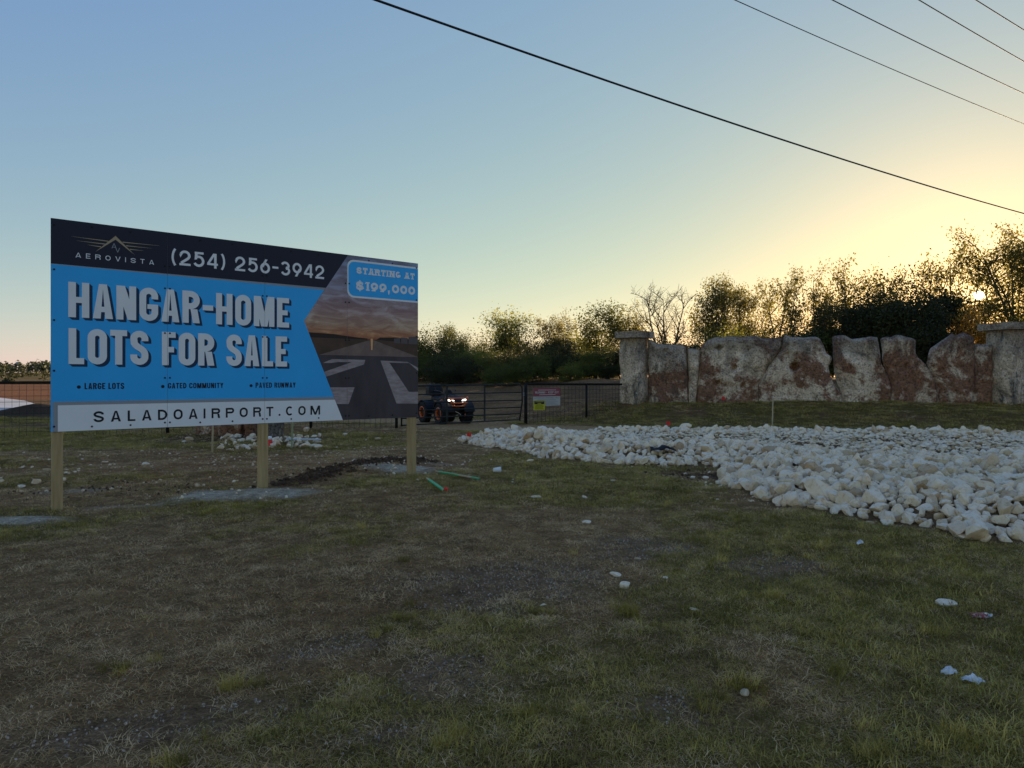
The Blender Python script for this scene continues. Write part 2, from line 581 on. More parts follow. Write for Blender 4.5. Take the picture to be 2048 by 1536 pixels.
def bez(p0, p1, p2, p3, k=8):
    o = []
    for i in range(k + 1):
        s = i / k; u = 1 - s
        o.append(tuple(u ** 3 * np.array(p0) + 3 * u * u * s * np.array(p1) + 3 * u * s * s * np.array(p2) + s ** 3 * np.array(p3)))
    return o

WID = {'I': .0, 'M': 1.35, 'W': 1.5, 'E': .82, 'F': .80, 'L': .78, 'T': .9, '1': .62, '-': .62, '.': 0, ',': 0, '(': .45, ')': .45, ' ': .42, 'O': 1.0, 'N': 1.02}

def glyph(ch, w, hh, t, slab=False):
    a = t / 2; r = min(w, hh) / 2 - a; q = []
    X1, Y1 = w - a, hh - a
    if ch == 'I': q = rect(0, 0, t, hh)
    elif ch == '-': q = rect(0, hh * .42, w, hh * .42 + t * .9)
    elif ch == '.': q = [[(t * .6 + t * .6 * math.cos(k * math.pi / 5), t * .6 + t * .6 * math.sin(k * math.pi / 5)) for k in range(10)]]
    elif ch == ',': q = [[(0, t), (t * .3, -t * .8), (t * .7, -t * .8), (t * 1.1, t)]]
    elif ch == '(': q = strip(arc(w * 1.6, hh * .5, w * 1.6 - a, hh * .68, 128, 232, 12), t * .85)
    elif ch == ')': q = strip(arc(-w * .6, hh * .5, w * 1.6 - a, hh * .68, -52, 52, 12), t * .85)
    elif ch == 'H': q = rect(0, 0, t, hh) + rect(w - t, 0, w, hh) + rect(t, hh * .5 - a * .9, w - t, hh * .5 + a * .9)
    elif ch == 'L': q = rect(0, 0, t, hh) + rect(t, 0, w, t * .92)
    elif ch == 'E': q = rect(0, 0, t, hh) + rect(t, 0, w, t * .92) + rect(t, hh - t * .92, w, hh) + rect(t, hh * .5 - a * .9, w * .88, hh * .5 + a * .9)
    elif ch == 'F': q = rect(0, 0, t, hh) + rect(t, hh - t * .92, w, hh) + rect(t, hh * .47 - a * .9, w * .88, hh * .47 + a * .9)
    elif ch == 'T': q = rect(w / 2 - a, 0, w / 2 + a, hh - t * .92) + rect(0, hh - t * .92, w, hh)
    elif ch == 'Z': q = rect(0, 0, w, t * .92) + rect(0, hh - t * .92, w, hh) + diag(t * .6, t * .92, w - t * .6, hh - t * .92, t * 1.2)
    elif ch == 'A':
        tw = t * 1.08; top = t * .55
        q = [[(0, 0), (tw, 0), (w / 2, hh * .86), (w / 2, hh), (w / 2 - top, hh)], [(w, 0), (w / 2 + top, hh), (w / 2, hh), (w / 2, hh * .86), (w - tw, 0)]]
        y0, y1 = hh * .19, hh * .19 + t * .85
        e = lambda y: tw + (w / 2 - tw) * y / (hh * .86)
        q += [[(e(y0), y0), (w - e(y0), y0), (w - e(y1), y1), (e(y1), y1)]]
    elif ch == 'V':
        tw = t * 1.08; bt = t * .5
        q = [[(0, hh), (w / 2 - bt, 0), (w / 2, 0), (w / 2, hh * .15), (tw, hh)], [(w, hh), (w - tw, hh), (w / 2, hh * .15), (w / 2, 0), (w / 2 + bt, 0)]]
    elif ch == 'W':
        tw = t * 1.05
        q = diag(tw / 2, hh, w * .27, 0, tw) + diag(w * .5, hh, w * .27, 0, tw * .9) + diag(w * .5, hh, w * .73, 0, tw * .9) + diag(w - tw / 2, hh, w * .73, 0, tw)
    elif ch == 'M': q = rect(0, 0, t, hh) + rect(w - t, 0, w, hh) + diag(t * .7, hh, w / 2, 0, t * 1.15) + diag(w - t * .7, hh, w / 2, 0, t * 1.15)
    elif ch == 'N': q = rect(0, 0, t, hh) + rect(w - t, 0, w, hh) + diag(t * .62, hh, w - t * .62, 0, t * 1.2)
    elif ch == 'Y': q = rect(w / 2 - a, 0, w / 2 + a, hh * .42) + diag(w / 2, hh * .40, t * .55, hh, t * 1.1) + diag(w / 2, hh * .40, w - t * .55, hh, t * 1.1)
    elif ch == 'K': q = rect(0, 0, t, hh) + diag(t * .9, hh * .40, w - t * .6, hh, t * 1.15) + diag(w - t * .5, 0, w * .45, hh * .55, t * 1.15)
    elif ch == 'U':
        q = strip([(a, hh)] + arc(a + r, a + r, r, r, 180, 270) + arc(X1 - r, a + r, r, r, 270, 360) + [(X1, hh)], t)
    elif ch in 'O0':
        q = strip(arc(a + r, a + r, r, r, 180, 270) + arc(X1 - r, a + r, r, r, 270, 360)[0 if X1 - r > a + r + 1e-6 else 1:] +
                  arc(X1 - r, Y1 - r, r, r, 0, 90)[0 if Y1 - r > a + r + 1e-6 else 1:] + arc(a + r, Y1 - r, r, r, 90, 180)[0 if X1 - r > a + r + 1e-6 else 1:-1 if Y1 - r <= a + r + 1e-6 else None], t, True)
    elif ch in 'CG':
        if w > .8 * hh:
            path = arc(a + r, hh / 2, r, hh / 2 - a, 48, 312, 22)
        else:
            path = [(X1, hh * .66)] + arc(X1 - r, Y1 - r, r, r, 0, 90) + arc(a + r, Y1 - r, r, r, 90, 180)[1:] + arc(a + r, a + r, r, r, 180, 270) + arc(X1 - r, a + r, r, r, 270, 360)[1:] + [(X1, hh * (.36 if ch == 'C' else .50))]
        q = strip(path, t)
        if ch == 'G':
            q += rect(w * .42, hh * .5 - t * .75, w - t * .98, hh * .5)
            if w > .8 * hh: q += rect(w - t, hh * .14, w, hh * .5)
    elif ch == 'D':
        r2 = min(w - t, hh / 2) - a * 0 - a
        q = rect(0, 0, t, hh) + strip([(t, Y1), (X1 - r2, Y1)] + arc(X1 - r2, Y1 - r2, r2, r2, 90, 0)[1:] + arc(X1 - r2, a + r2, r2, r2, 0, -90) + [(t, a)], t)
    elif ch in 'PRB':
        yb = hh * .45
        rr = (hh - yb) / 2 - a * .95
        rr = min(rr, w - t - a)
        q = rect(0, 0, t, hh) + strip([(t, Y1), (X1 - rr, Y1)] + arc(X1 - rr, Y1 - rr, rr, rr, 90, 0)[1:] + arc(X1 - rr, yb + a + rr - t * .1, rr, rr, 0, -90) + [(t, yb + a - t * .1)], t)
        if ch == 'R': q += diag(w - t * .55, 0, w - t * .95, yb - t * .08, t * 1.1)
        if ch == 'B': q += strip([(t, a), (X1 - rr, a)] + arc(X1 - rr, a + rr, rr, rr, -90, 0)[1:] + arc(X1 - rr, yb - rr, rr, rr, 0, 90), t)
    elif ch in 'S$':
        if w > .75 * hh: w2 = w
        q = strip([(X1, hh * .70)] + arc(X1 - r, Y1 - min(r, hh * .2), r, min(r, hh * .2), 0, 90)[1:] + arc(a + r, Y1 - min(r, hh * .2), r, min(r, hh * .2), 90, 180)[1:]
                  + bez((a, hh * .70), (a, hh * .50), (X1, hh * .50), (X1, hh * .30))[1:]
                  + arc(X1 - r, a + min(r, hh * .2), r, min(r, hh * .2), 0, -90)[1:] + arc(a + r, a + min(r, hh * .2), r, min(r, hh * .2), -90, -180)[1:] + [(a, hh * .30)], t)
        if ch == '$': q += rect(w / 2 - a * .5, -hh * .13, w / 2 + a * .5, hh * 1.13)
    elif ch == '1': q = rect(w - t - (w - t) * .3, 0, w - (w - t) * .3, hh) + [[(0, hh * .72), (w * .35, hh * .86), (w * .4, hh), (0, hh * .84)]]
    elif ch == '2':
        ry = hh * .27
        q = strip([(a, hh - ry)] + arc(w / 2, hh - a - ry, w / 2 - a, ry, 175, 0, 12) + bez((X1, hh - a - ry), (X1, hh * .45), (t * 1.2, hh * .28), (t * .75, t * .9))[1:], t) + rect(0, 0, w, t * .9)
    elif ch == '3':
        ru, rl = hh * .22, hh * .25
        q = strip(arc(w * .47, hh - a - ru, w * .47 - a, ru, 160, -80, 14), t) + strip(arc(w * .5, a + rl, w * .5 - a, rl, 85, -160, 14), t)
    elif ch == '4': q = rect(w * .64, 0, w * .64 + t, hh) + rect(0, hh * .2, w * .64, hh * .2 + t * .85) + rect(w * .64 + t, hh * .2, w, hh * .2 + t * .85) + diag(t * .55, hh * .2 + t * .85, w * .64 + t * .2, hh, t * 1.1)
    elif ch == '5':
        rl = hh * .30
        q = rect(w * .12, hh - t * .9, w * .92, hh) + [[(w * .10, hh * .46), (w * .10 + t, hh * .50), (w * .16 + t, hh - t * .9), (w * .14, hh - t * .9)]] + strip(arc(w * .47, a + rl, w * .53 - a, rl, 118, -152, 16), t)
    elif ch in '69':
        ry = hh * .30
        q = strip(arc(w / 2, a + ry, w / 2 - a, ry, 0, 345, 23), t, True) + diag(t * .85, hh * .42, w * .62, hh, t * 1.1)
        if ch == '9':
            q = [[(w - x, hh - y) for x, y in p] for p in q]
    if slab and ch not in '-.,() ':
        s, ts = t * .42, hh * .15
        ex = []
        for p in list(q):
            xs = [c[0] for c in p]; ys = [c[1] for c in p]
            if len(p) == 4 and (max(ys) - min(ys)) > .35 * hh or ch in 'AT':
                for yy, y0, y1 in ((0, 0, ts), (hh, hh - ts, hh)):
                    e = [c[0] for c in p if abs(c[1] - yy) < 1e-6]
                    if len(e) >= 2 and not (ch == 'T' and yy == hh):
                        ex += rect(min(e) - s, y0, max(e) + s, y1)
        if ch in 'T': ex += rect(0, hh * .62, t * .6, hh) + rect(w - t * .6, hh * .62, w, hh)
        q = q + ex
    return q

def text_polys(txt, u0, u1, hh, t, wr, gap, slab=False):
    """one list of outlines for each letter; txt fitted between u0 and u1; wr = letter width over cap height, gap = letter space over cap height"""
    adv, x = [], 0.0
    for ch in txt:
        if ch in 'I': w = t
        elif ch == '.': w = t * 1.2
        elif ch == ',': w = t * 1.1
        else: w = WID.get(ch, 1.0) * wr * hh
        adv.append((ch, x, w)); x += w + gap * hh
    total = x - gap * hh
    sx = (u1 - u0) / total
    out = []
    for ch, x, w in adv:
        if ch == ' ': continue
        out.append([[(u0 + x * sx + a, b) for a, b in p] for p in glyph(ch, w * sx if ch not in 'I.,' else w, hh, t, slab)])
    return out

# ------------------------------------------------------------------ the billboard
BL = at(101.5, 864, 8.11); BR = at(836, 834, 11.32)
BR.z = BL.z = (BL.z + BR.z) / 2
UD = (BR - BL); UD.z = 0; UD.normalize()
ND = Vector((UD.y, -UD.x, 0))             # towards the viewer
if ND.y > 0: ND = -ND
SW, SH = (BR - BL).length, 2.445

def uv(px, py):
    d = Vector(((px - 1024) / F, 1, -(py - HY) / F)); o = Vector((0, 0, CAMZ))
    s = (BL - o).dot(ND) / d.dot(ND)
    p = o + d * s - BL
    return (p.dot(UD), p.z)

PAN = [(SW * k / 4 + (.0009 if k else 0), SW * (k + 1) / 4 - (.0009 if k < 3 else 0)) for k in range(4)]

def clip_x(poly, x0, x1):
    for lim, sgn in ((x0, 1), (x1, -1)):
        o = []
        for i in range(len(poly)):
            a, b_ = poly[i - 1], poly[i]
            ia, ib = (a[0] - lim) * sgn >= 0, (b_[0] - lim) * sgn >= 0
            if ia != ib:
                s = (lim - a[0]) / (b_[0] - a[0])
                o.append((lim, a[1] + s * (b_[1] - a[1])))
            if ib:
                o.append(b_)
        poly = o
        if len(poly) < 3: return []
    return poly

def clip_y(poly, y0, y1):
    return [(x, y) for y, x in clip_x([(y, x) for x, y in poly], y0, y1)]

def to3(u, v, d):
    return BL + UD * u + Vector((0, 0, v)) + ND * d

foot = BL + UD * 2.4; foot.z = 0
board = thing('billboard', 'wide blue and navy hangar home lots billboard on three timber posts', 'billboard', foot)

def print_layer(name, polys, m, depth, label=None, jitter=True, parent=None):
    mb = MB(); k = 0
    for p in polys:
        for (x0, x1) in PAN:
            c = clip_y(clip_x(p, x0 + .0006, x1 - .0006), 0.001, SH - 0.001)
            if len(c) < 3: continue
            d = depth + (k % 14) * 2.5e-5 if jitter else depth
            mb.add([to3(u, v, d) for u, v in c], [tuple(range(len(c)))])
        k += 1
    me = mb.mesh(name, False, board.location, False)
    o = link_mesh(name, me, m, parent or board)
    if label: o['label'] = label
    return o

M_BOARD = mat('board_edge', (.22, .22, .21), .7)
M_WHITE = mat_noise('white_print', (.80, .80, .79), (.84, .84, .83), 3, .45, 3, 0)
M_BLUE = mat_noise('blue_print', (.026, .42, .88), (.030, .45, .92), 2, .42, 3, 0)
M_NAVY = mat('navy_print', (.007, .009, .026), .42)
M_GREY = mat('grey_print', (.30, .31, .33), .45)
M_SHADE = mat('deep_blue_print', (.004, .03, .085), .45)
M_INK = mat('black_print', (.008, .008, .014), .5)
M_GOLD = mat('gold_print', (.42, .33, .20), .5)
for x0, x1 in PAN:
    mb = MB()
    mb.add([to3(u, v, d) for d in (0, -.012) for u, v in ((x0, 0), (x1, 0), (x1, SH), (x0, SH))],
           [(0, 1, 2, 3), (7, 6, 5, 4), (0, 4, 5, 1), (1, 5, 6, 2), (2, 6, 7, 3), (3, 7, 4, 0)])
    mb.build('panel', M_BOARD, board)
q = lambda *ps: [uv(*p) for p in ps]
def flat(poly, dv=0):  # keep an edge straight along the sign
    return poly
vtop = SH + .01
n0 = uv(100, 527.6)[1]; n1 = uv(652, 575)[1]; nv = (n0 + n1) / 2
e0 = uv(697, 510)[0]; e1 = uv(652, 575)[0]; e2 = uv(648, 580)[0]; ev = uv(648, 580)[1]
eL = uv(608, 641.6); eB = uv(685.6, 840)
print_layer('header_band', [[(-.1, nv), (e1, nv), (e0, vtop), (-.1, vtop)]], M_NAVY, .0010, None, False)
print_layer('divider_stripe', [[(-.1, nv - .006), (e2, ev), (e1, nv), (-.1, nv)]], M_GREY, .0010, None, False)
wb = uv(115.7, 810); wt = (uv(115.7, 810)[1] + uv(670, 800)[1]) / 2
gt = wt + .042
edge = lambda v: eL[0] + (eB[0] - eL[0]) * (eL[1] - v) / (eL[1] - eB[1])
print_layer('blue_field', [[(-.1, gt), (edge(gt), gt), eL, (e2, ev), (-.1, nv - .006)], [(-.1, -.1), (wb[0] - .05, -.1), (wb[0] - .05, gt), (-.1, gt)]], M_BLUE, .0010, None, False)
print_layer('footer_shadow', [[(wb[0] - .05, wt), (edge(wt), wt), (edge(gt), gt), (wb[0] - .05, gt)], [(wb[0] - .05, -.1), (wb[0], -.1), (wb[0], wt), (wb[0] - .05, wt)]], M_GREY, .0010, None, False)
print_layer('footer_band', [[(wb[0], -.1), (edge(-.1), -.1), (edge(wt), wt), (wb[0], wt)]], M_WHITE, .0010, None, False)

# --- the printed runway picture
def left_cut(polys):   # keep inside the slanted edge of the picture
    out = []
    for p in polys:
        o = []
        side = lambda c: c[0] - edge(c[1]) - .002
        for i in range(len(p)):
            a, c = p[i - 1], p[i]
            sa, sc = side(a), side(c)
            if (sa >= 0) != (sc >= 0):
                s = sa / (sa - sc); o.append((a[0] + s * (c[0] - a[0]), a[1] + s * (c[1] - a[1])))
            if sc >= 0: o.append(c)
        if len(o) > 2: out.append(o)
    return out
m, n, l, b = new_mat('sunset_print')
tc = n.new('ShaderNodeTexCoord')
sep = n.new('ShaderNodeSeparateXYZ'); l.new(tc.outputs['Generated'], sep.inputs[0])
mp = n.new('ShaderNodeMapping'); mp.inputs['Scale'].default_value = (2.0, 2.0, 7.0); mp.inputs['Rotation'].default_value = (0, R(14), 0)
l.new(tc.outputs['Generated'], mp.inputs[0])
cl = tex_noise(n, l, mp.outputs[0], 1.7, 6, .6, .8)
ms = n.new('ShaderNodeMath'); ms.operation = 'MULTIPLY_ADD'; l.new(cl.outputs[0], ms.inputs[0]); ms.inputs[1].default_value = .10
l.new(sep.outputs[2], ms.inputs[2])
sk = ramp(n, l, ms.outputs[0], [(.05, (.50, .16, .06)), (.12, (.62, .30, .13)), (.22, (.62, .45, .30)), (.40, (.50, .37, .35)), (.66, (.36, .36, .45)), (1, (.25, .30, .44))])
cr = ramp(n, l, cl.outputs[0], [(.38, (.50, .33, .33)), (.52, (.75, .62, .58)), (.62, (1, 1, 1))])
cc = mix(n, l, .85, sk.outputs[0], cr.outputs[0], 'MULTIPLY')
l.new(cc, b.inputs['Base Color']); b.inputs['Roughness'].default_value = .45
M_SUNSET = m
hzv = uv(743, 679)[1]
print_layer('picture_sky', [[(edge(hzv), hzv), (5, hzv), (5, vtop), (e0, vtop), (e1, nv), eL]], M_SUNSET, .0008, 'printed sunset sky with streaky pink clouds', False)
M_FIELD = mat_noise('field_print', (.055, .032, .020), (.10, .055, .034), 3, .5, 5, 0)
M_TARMAC = mat_noise('tarmac_print', (.045, .036, .042), (.070, .056, .062), 5, .5, 6, 0, stretch=(1, 1, .3))
M_TARMAC_FAR = mat_noise('sunlit_tarmac_print', (.16, .105, .085), (.24, .16, .13), 6, .5, 6, 0)
M_MARK = mat_noise('runway_paint_print', (.26, .20, .20), (.40, .32, .31), 7, .5, 6, 0, stretch=(1, 1, 4))
M_TREE_P = mat('treeline_print', (.025, .014, .010), .5)
M_SHED = mat('shed_print', (.10, .085, .085), .5)
fb = -0.05
print_layer('picture_field', [[(edge(fb), fb), (5, fb), (5, hzv), (edge(hzv), hzv)]], M_FIELD, .0008, None, False)
tl = [uv(x, y) for x, y in ((612, 664), (640, 666), (668, 668), (700, 673), (735, 677))]
print_layer('picture_treeline', left_cut([[(tl[i][0], hzv - .004), (tl[i + 1][0], hzv - .004), (tl[i + 1][0], tl[i + 1][1]), (tl[i][0], tl[i][1])] for i in range(4)])
            + [q((752, 680), (836, 686), (836, 681), (790, 675), (760, 675))], M_TREE_P, .0012)
print_layer('picture_shed', [q((788, 686), (800, 687), (800, 676), (788, 677)), q((802, 687), (815, 688), (815, 676), (802, 675)), q((817, 688), (835, 689), (835, 673), (817, 674))], M_SHED, .0014)
lft = uv(637, 710); rgt = uv(836, 714)
van = uv(743.5, 679)
kl = (lft[0] - van[0]) / (van[1] - lft[1]); kr = (rgt[0] - van[0]) / (van[1] - rgt[1])
vb = uv(743, 712)[1]
print_layer('picture_runway', left_cut([[(van[0] + kl * (van[1] + .05), fb), (van[0] + kr * (van[1] + .05), fb), (van[0] + kr * (van[1] - vb), vb), (van[0] + kl * (van[1] - vb), vb)]]), M_TARMAC, .0012, None, False)
print_layer('picture_runway_far', left_cut([[(van[0] + kl * (van[1] - vb), vb), (van[0] + kr * (van[1] - vb), vb), van]]), M_TARMAC_FAR, .0012, None, False)
Z4 = lambda x, y: (460 + x * .1953, 640 + y * .1953)
qz = lambda *ps: [uv(*Z4(*p)) for p in ps]
MK = left_cut([qz((950, 440), (1045, 400), (1385, 408), (1380, 432), (1110, 430), (1035, 440)), qz((1245, 432), (1380, 432), (1372, 455), (985, 580), (940, 540)),
               qz((1015, 690), (1275, 690), (1215, 860), (1060, 860))])
MK += [qz((1540, 415), (1620, 419), (1830, 735), (1790, 855), (1705, 855)), qz((1830, 735), (1960, 735), (1960, 857), (1790, 855)),
       qz((1620, 419), (1815, 428), (1835, 442), (1629, 436)), qz((1815, 428), (1960, 510), (1960, 552), (1835, 442))]
print_layer('runway_marking', MK[:2], M_MARK, .0016, 'figure 2 in worn white runway paint, printed')
print_layer('runway_marking', MK[2:3], M_MARK, .0016, 'foot of the figure 2 in worn white runway paint, printed')
print_layer('runway_marking', MK[3:], M_MARK, .0016, 'figure 0 in worn white runway paint, printed')
M_GLINT = mat('sun_glint_print', (.85, .42, .16), .5)
print_layer('picture_sun_glint', [[(van[0] - .012, van[1] - .16), (van[0] + .012, van[1] - .16), (van[0] + .02, van[1] + .012), (van[0] - .02, van[1] + .012)]], M_GLINT, .0018)

# --- price box
pb = uv(694, 521); pe = uv(694, 594.8)
px0 = pb[0]; pt = (uv(694, 518)[1] + uv(836, 535)[1]) / 2; pbm = (uv(694, 597)[1] + uv(836, 603.5)[1]) / 2
def roundbox(x0, y0, x1, y1, r):
    return [(x1, y0), (x1, y1)] + [(x0 + r + r * math.cos(R(a)), y1 - r + r * math.sin(R(a))) for a in range(90, 181, 15)] + [(x0 + r + r * math.cos(R(a)), y0 + r + r * math.sin(R(a))) for a in range(180, 271, 15)]
print_layer('price_box_border', [roundbox(px0, pbm, 5, pt, .11)], M_WHITE, .0016, None, False)
print_layer('price_box', [roundbox(px0 + .024, pbm + .028, 5, pt - .028, .095)], M_BLUE, .0022, None, False)

def line(name, txt, x0, x1, ya, yb_, xa, m, t, wr, gap, depth, label, slab=False, shadow=None, dv=0.0):
    u0, vb_ = uv(x0, yb_); vt_ = uv(x0, ya)[1]
    u1 = uv(x1, xa)[0]
    hh = vt_ - vb_
    word = bpy.data.objects.new(name, None)
    COL.objects.link(word)
    word.parent = board
    word['label'] = label
    for L in text_polys(txt, u0, u1, hh, t * hh, wr, gap, slab):
        L = [[(a, c + vb_ + dv) for a, c in p] for p in L]
        if shadow:
            sh = [[(a + shadow[0] * s_, c + shadow[1] * s_) for a, c in p] for s_ in (1.0, .75, .5, .25) for p in L]
            print_layer('letter_shadow', sh, M_SHADE, depth - .0009, None, True, word)
        print_layer('letter', L, m, depth, None, True, word)

line('headline_lettering', 'HANGAR-HOME', 136.6, 578, 563.2, 634, 620, M_WHITE, .185, .43, .075, .0030, 'white condensed letters reading HANGAR-HOME', shadow=(.034, -.030))
line('headline_lettering', 'LOTS FOR SALE', 137, 574, 656, 728, 700, M_WHITE, .185, .43, .075, .0030, 'white condensed letters reading LOTS FOR SALE', shadow=(.034, -.030))
line('phone_number', '(254) 256-3942', 342.5, 648, 498, 528.6, 542, M_WHITE, .165, .60, .15, .0024, 'white phone number (254) 256-3942')
line('brand_lettering', 'AEROVISTA', 151, 308, 504.8, 514.7, 522, M_WHITE, .15, .80, .72, .0024, 'small white spaced letters reading AEROVISTA')
line('bullet_lettering', 'LARGE LOTS', 169, 248.4, 766, 778.5, 772, M_INK, .19, .46, .10, .0024, 'black letters reading LARGE LOTS')
line('bullet_lettering', 'GATED COMMUNITY', 335.6, 446.6, 766, 777, 772, M_INK, .19, .46, .10, .0024, 'black letters reading GATED COMMUNITY')
line('bullet_lettering', 'PAVED RUNWAY', 511, 591, 765.2, 775.7, 772, M_INK, .19, .46, .10, .0024, 'black letters reading PAVED RUNWAY')
line('address_lettering', 'SALADOAIRPORT.COM', 187, 640, 822.8, 844.6, 820, M_INK, .185, .74, .50, .0024, 'black spaced letters reading SALADOAIRPORT.COM')
line('price_lettering', 'STARTING AT', 713, 829, 534, 547, 552, M_WHITE, .27, .72, .17, .0032, 'white slab letters reading STARTING AT', slab=True)
line('price_lettering', '$199,000', 712, 830, 562, 579.6, 578, M_WHITE, .27, .70, .12, .0032, 'white slab figures reading $199,000', slab=True)
for px, py in ((157.6, 774), (325.5, 773), (502, 771.4)):
    c = uv(px, py); rr = .021
    print_layer('bullet_dot', [[(c[0] + rr * math.cos(k * .6283), c[1] + rr * math.sin(k * .6283)) for k in range(10)]], M_INK, .0024)
# logo: gabled roof line with wing stripes and the letters A V
ap, lf_, rf_ = uv(231, 471.8), uv(191, 503.4), uv(270, 510.5)
LG = [[lf_, (ap[0], ap[1] - .045), ap], [rf_, ap, (ap[0], ap[1] - .045)]]
for (a, b_, w0, w1) in (((143.3, 473), (216.6, 482.6), 0, .010), ((152.8, 481.3), (211, 488.5), 0, .010), ((173.8, 489.5), (202, 493.8), 0, .010),
                        ((245, 484.4), (320, 491.8), .010, 0), ((252, 491.6), (304, 496.8), .010, 0), ((259.5, 498.6), (288, 501.9), .010, 0)):
    A_, B_ = uv(*a), uv(*b_)
    LG.append([(A_[0], A_[1] - w0 / 2), (B_[0], B_[1] - w1 / 2), (B_[0], B_[1] + w1 / 2 + .001), (A_[0], A_[1] + w0 / 2 + .001)])
print_layer('logo_emblem', LG, M_GOLD, .0024, 'gold roof line emblem with wing stripes')
for ch, x0, y0, y1 in (('A', 223, 486.4, 496.4), ('V', 230.6, 495.2, 504.4)):
    a, c = uv(x0, y1), uv(x0, y0); hh = c[1] - a[1]
    print_layer('logo_lettering', [[(x + a[0], y + a[1]) for x, y in p] for p in glyph(ch, hh * .9, hh, hh * .13)], M_GREY, .0024)

# --- posts, rails behind the panels, screws
M_TIMBER = mat_noise('treated_pine', (.32, .225, .10), (.48, .35, .17), 3.0, .75, 8, .25, .004, .3, .7, stretch=(9, 9, .7))
for u, wdt in ((.070, .105), (SW / 2, .112), (SW - .077, .112)):
    p = to3(u, 0, -.012 - wdt / 2 - .002)
    z0 = hz(p.x, p.y) - .25
    rot = Matrix(((UD.x, ND.x, 0), (UD.y, ND.y, 0), (0, 0, 1)))
    zt = BL.z + SH - .05
    mb = MB().box((p.x, p.y, (z0 + zt) / 2), (wdt, wdt, zt - z0), rot)
    mb.build('post', M_TIMBER, board, bevel=.006)
for v in (.25, 1.22, 2.2):
    p = to3(SW / 2, v, -.012 - .112 - .025)
    MB().box(p, (SW - .1, .04, .09), Matrix(((UD.x, ND.x, 0), (UD.y, ND.y, 0), (0, 0, 1)))).build('back_rail', M_TIMBER, board)
M_SCREW = mat('screw_head', (.015, .015, .018), .4, .6)
scr = MB().lathe([(.0001, .004), (.011, .003), (.012, 0), (.0001, -.001)], (0, 0, 0), ND, 8).mesh('screw')
scr.materials.append(M_SCREW)
spots = []
for x in [SW * k / 4 + e for k in (1, 2, 3) for e in (-.029, .029)]:
    spots += [(x, v) for v in (.06, .62, 1.18, 1.74, 2.02)]
for v in (.06, .70, 1.28, 1.86, 2.37):
    spots += [(.032, v), (SW - .032, v)]
for u in (.41, .82, 1.63, 2.04, 2.85, 3.26, 4.07, 4.48):
    spots += [(u, .045), (u, 2.395)]
for u, v in spots:
    o = link_mesh('screw', scr, None, board)
    o.location = to3(u, v, .0042) - board.location
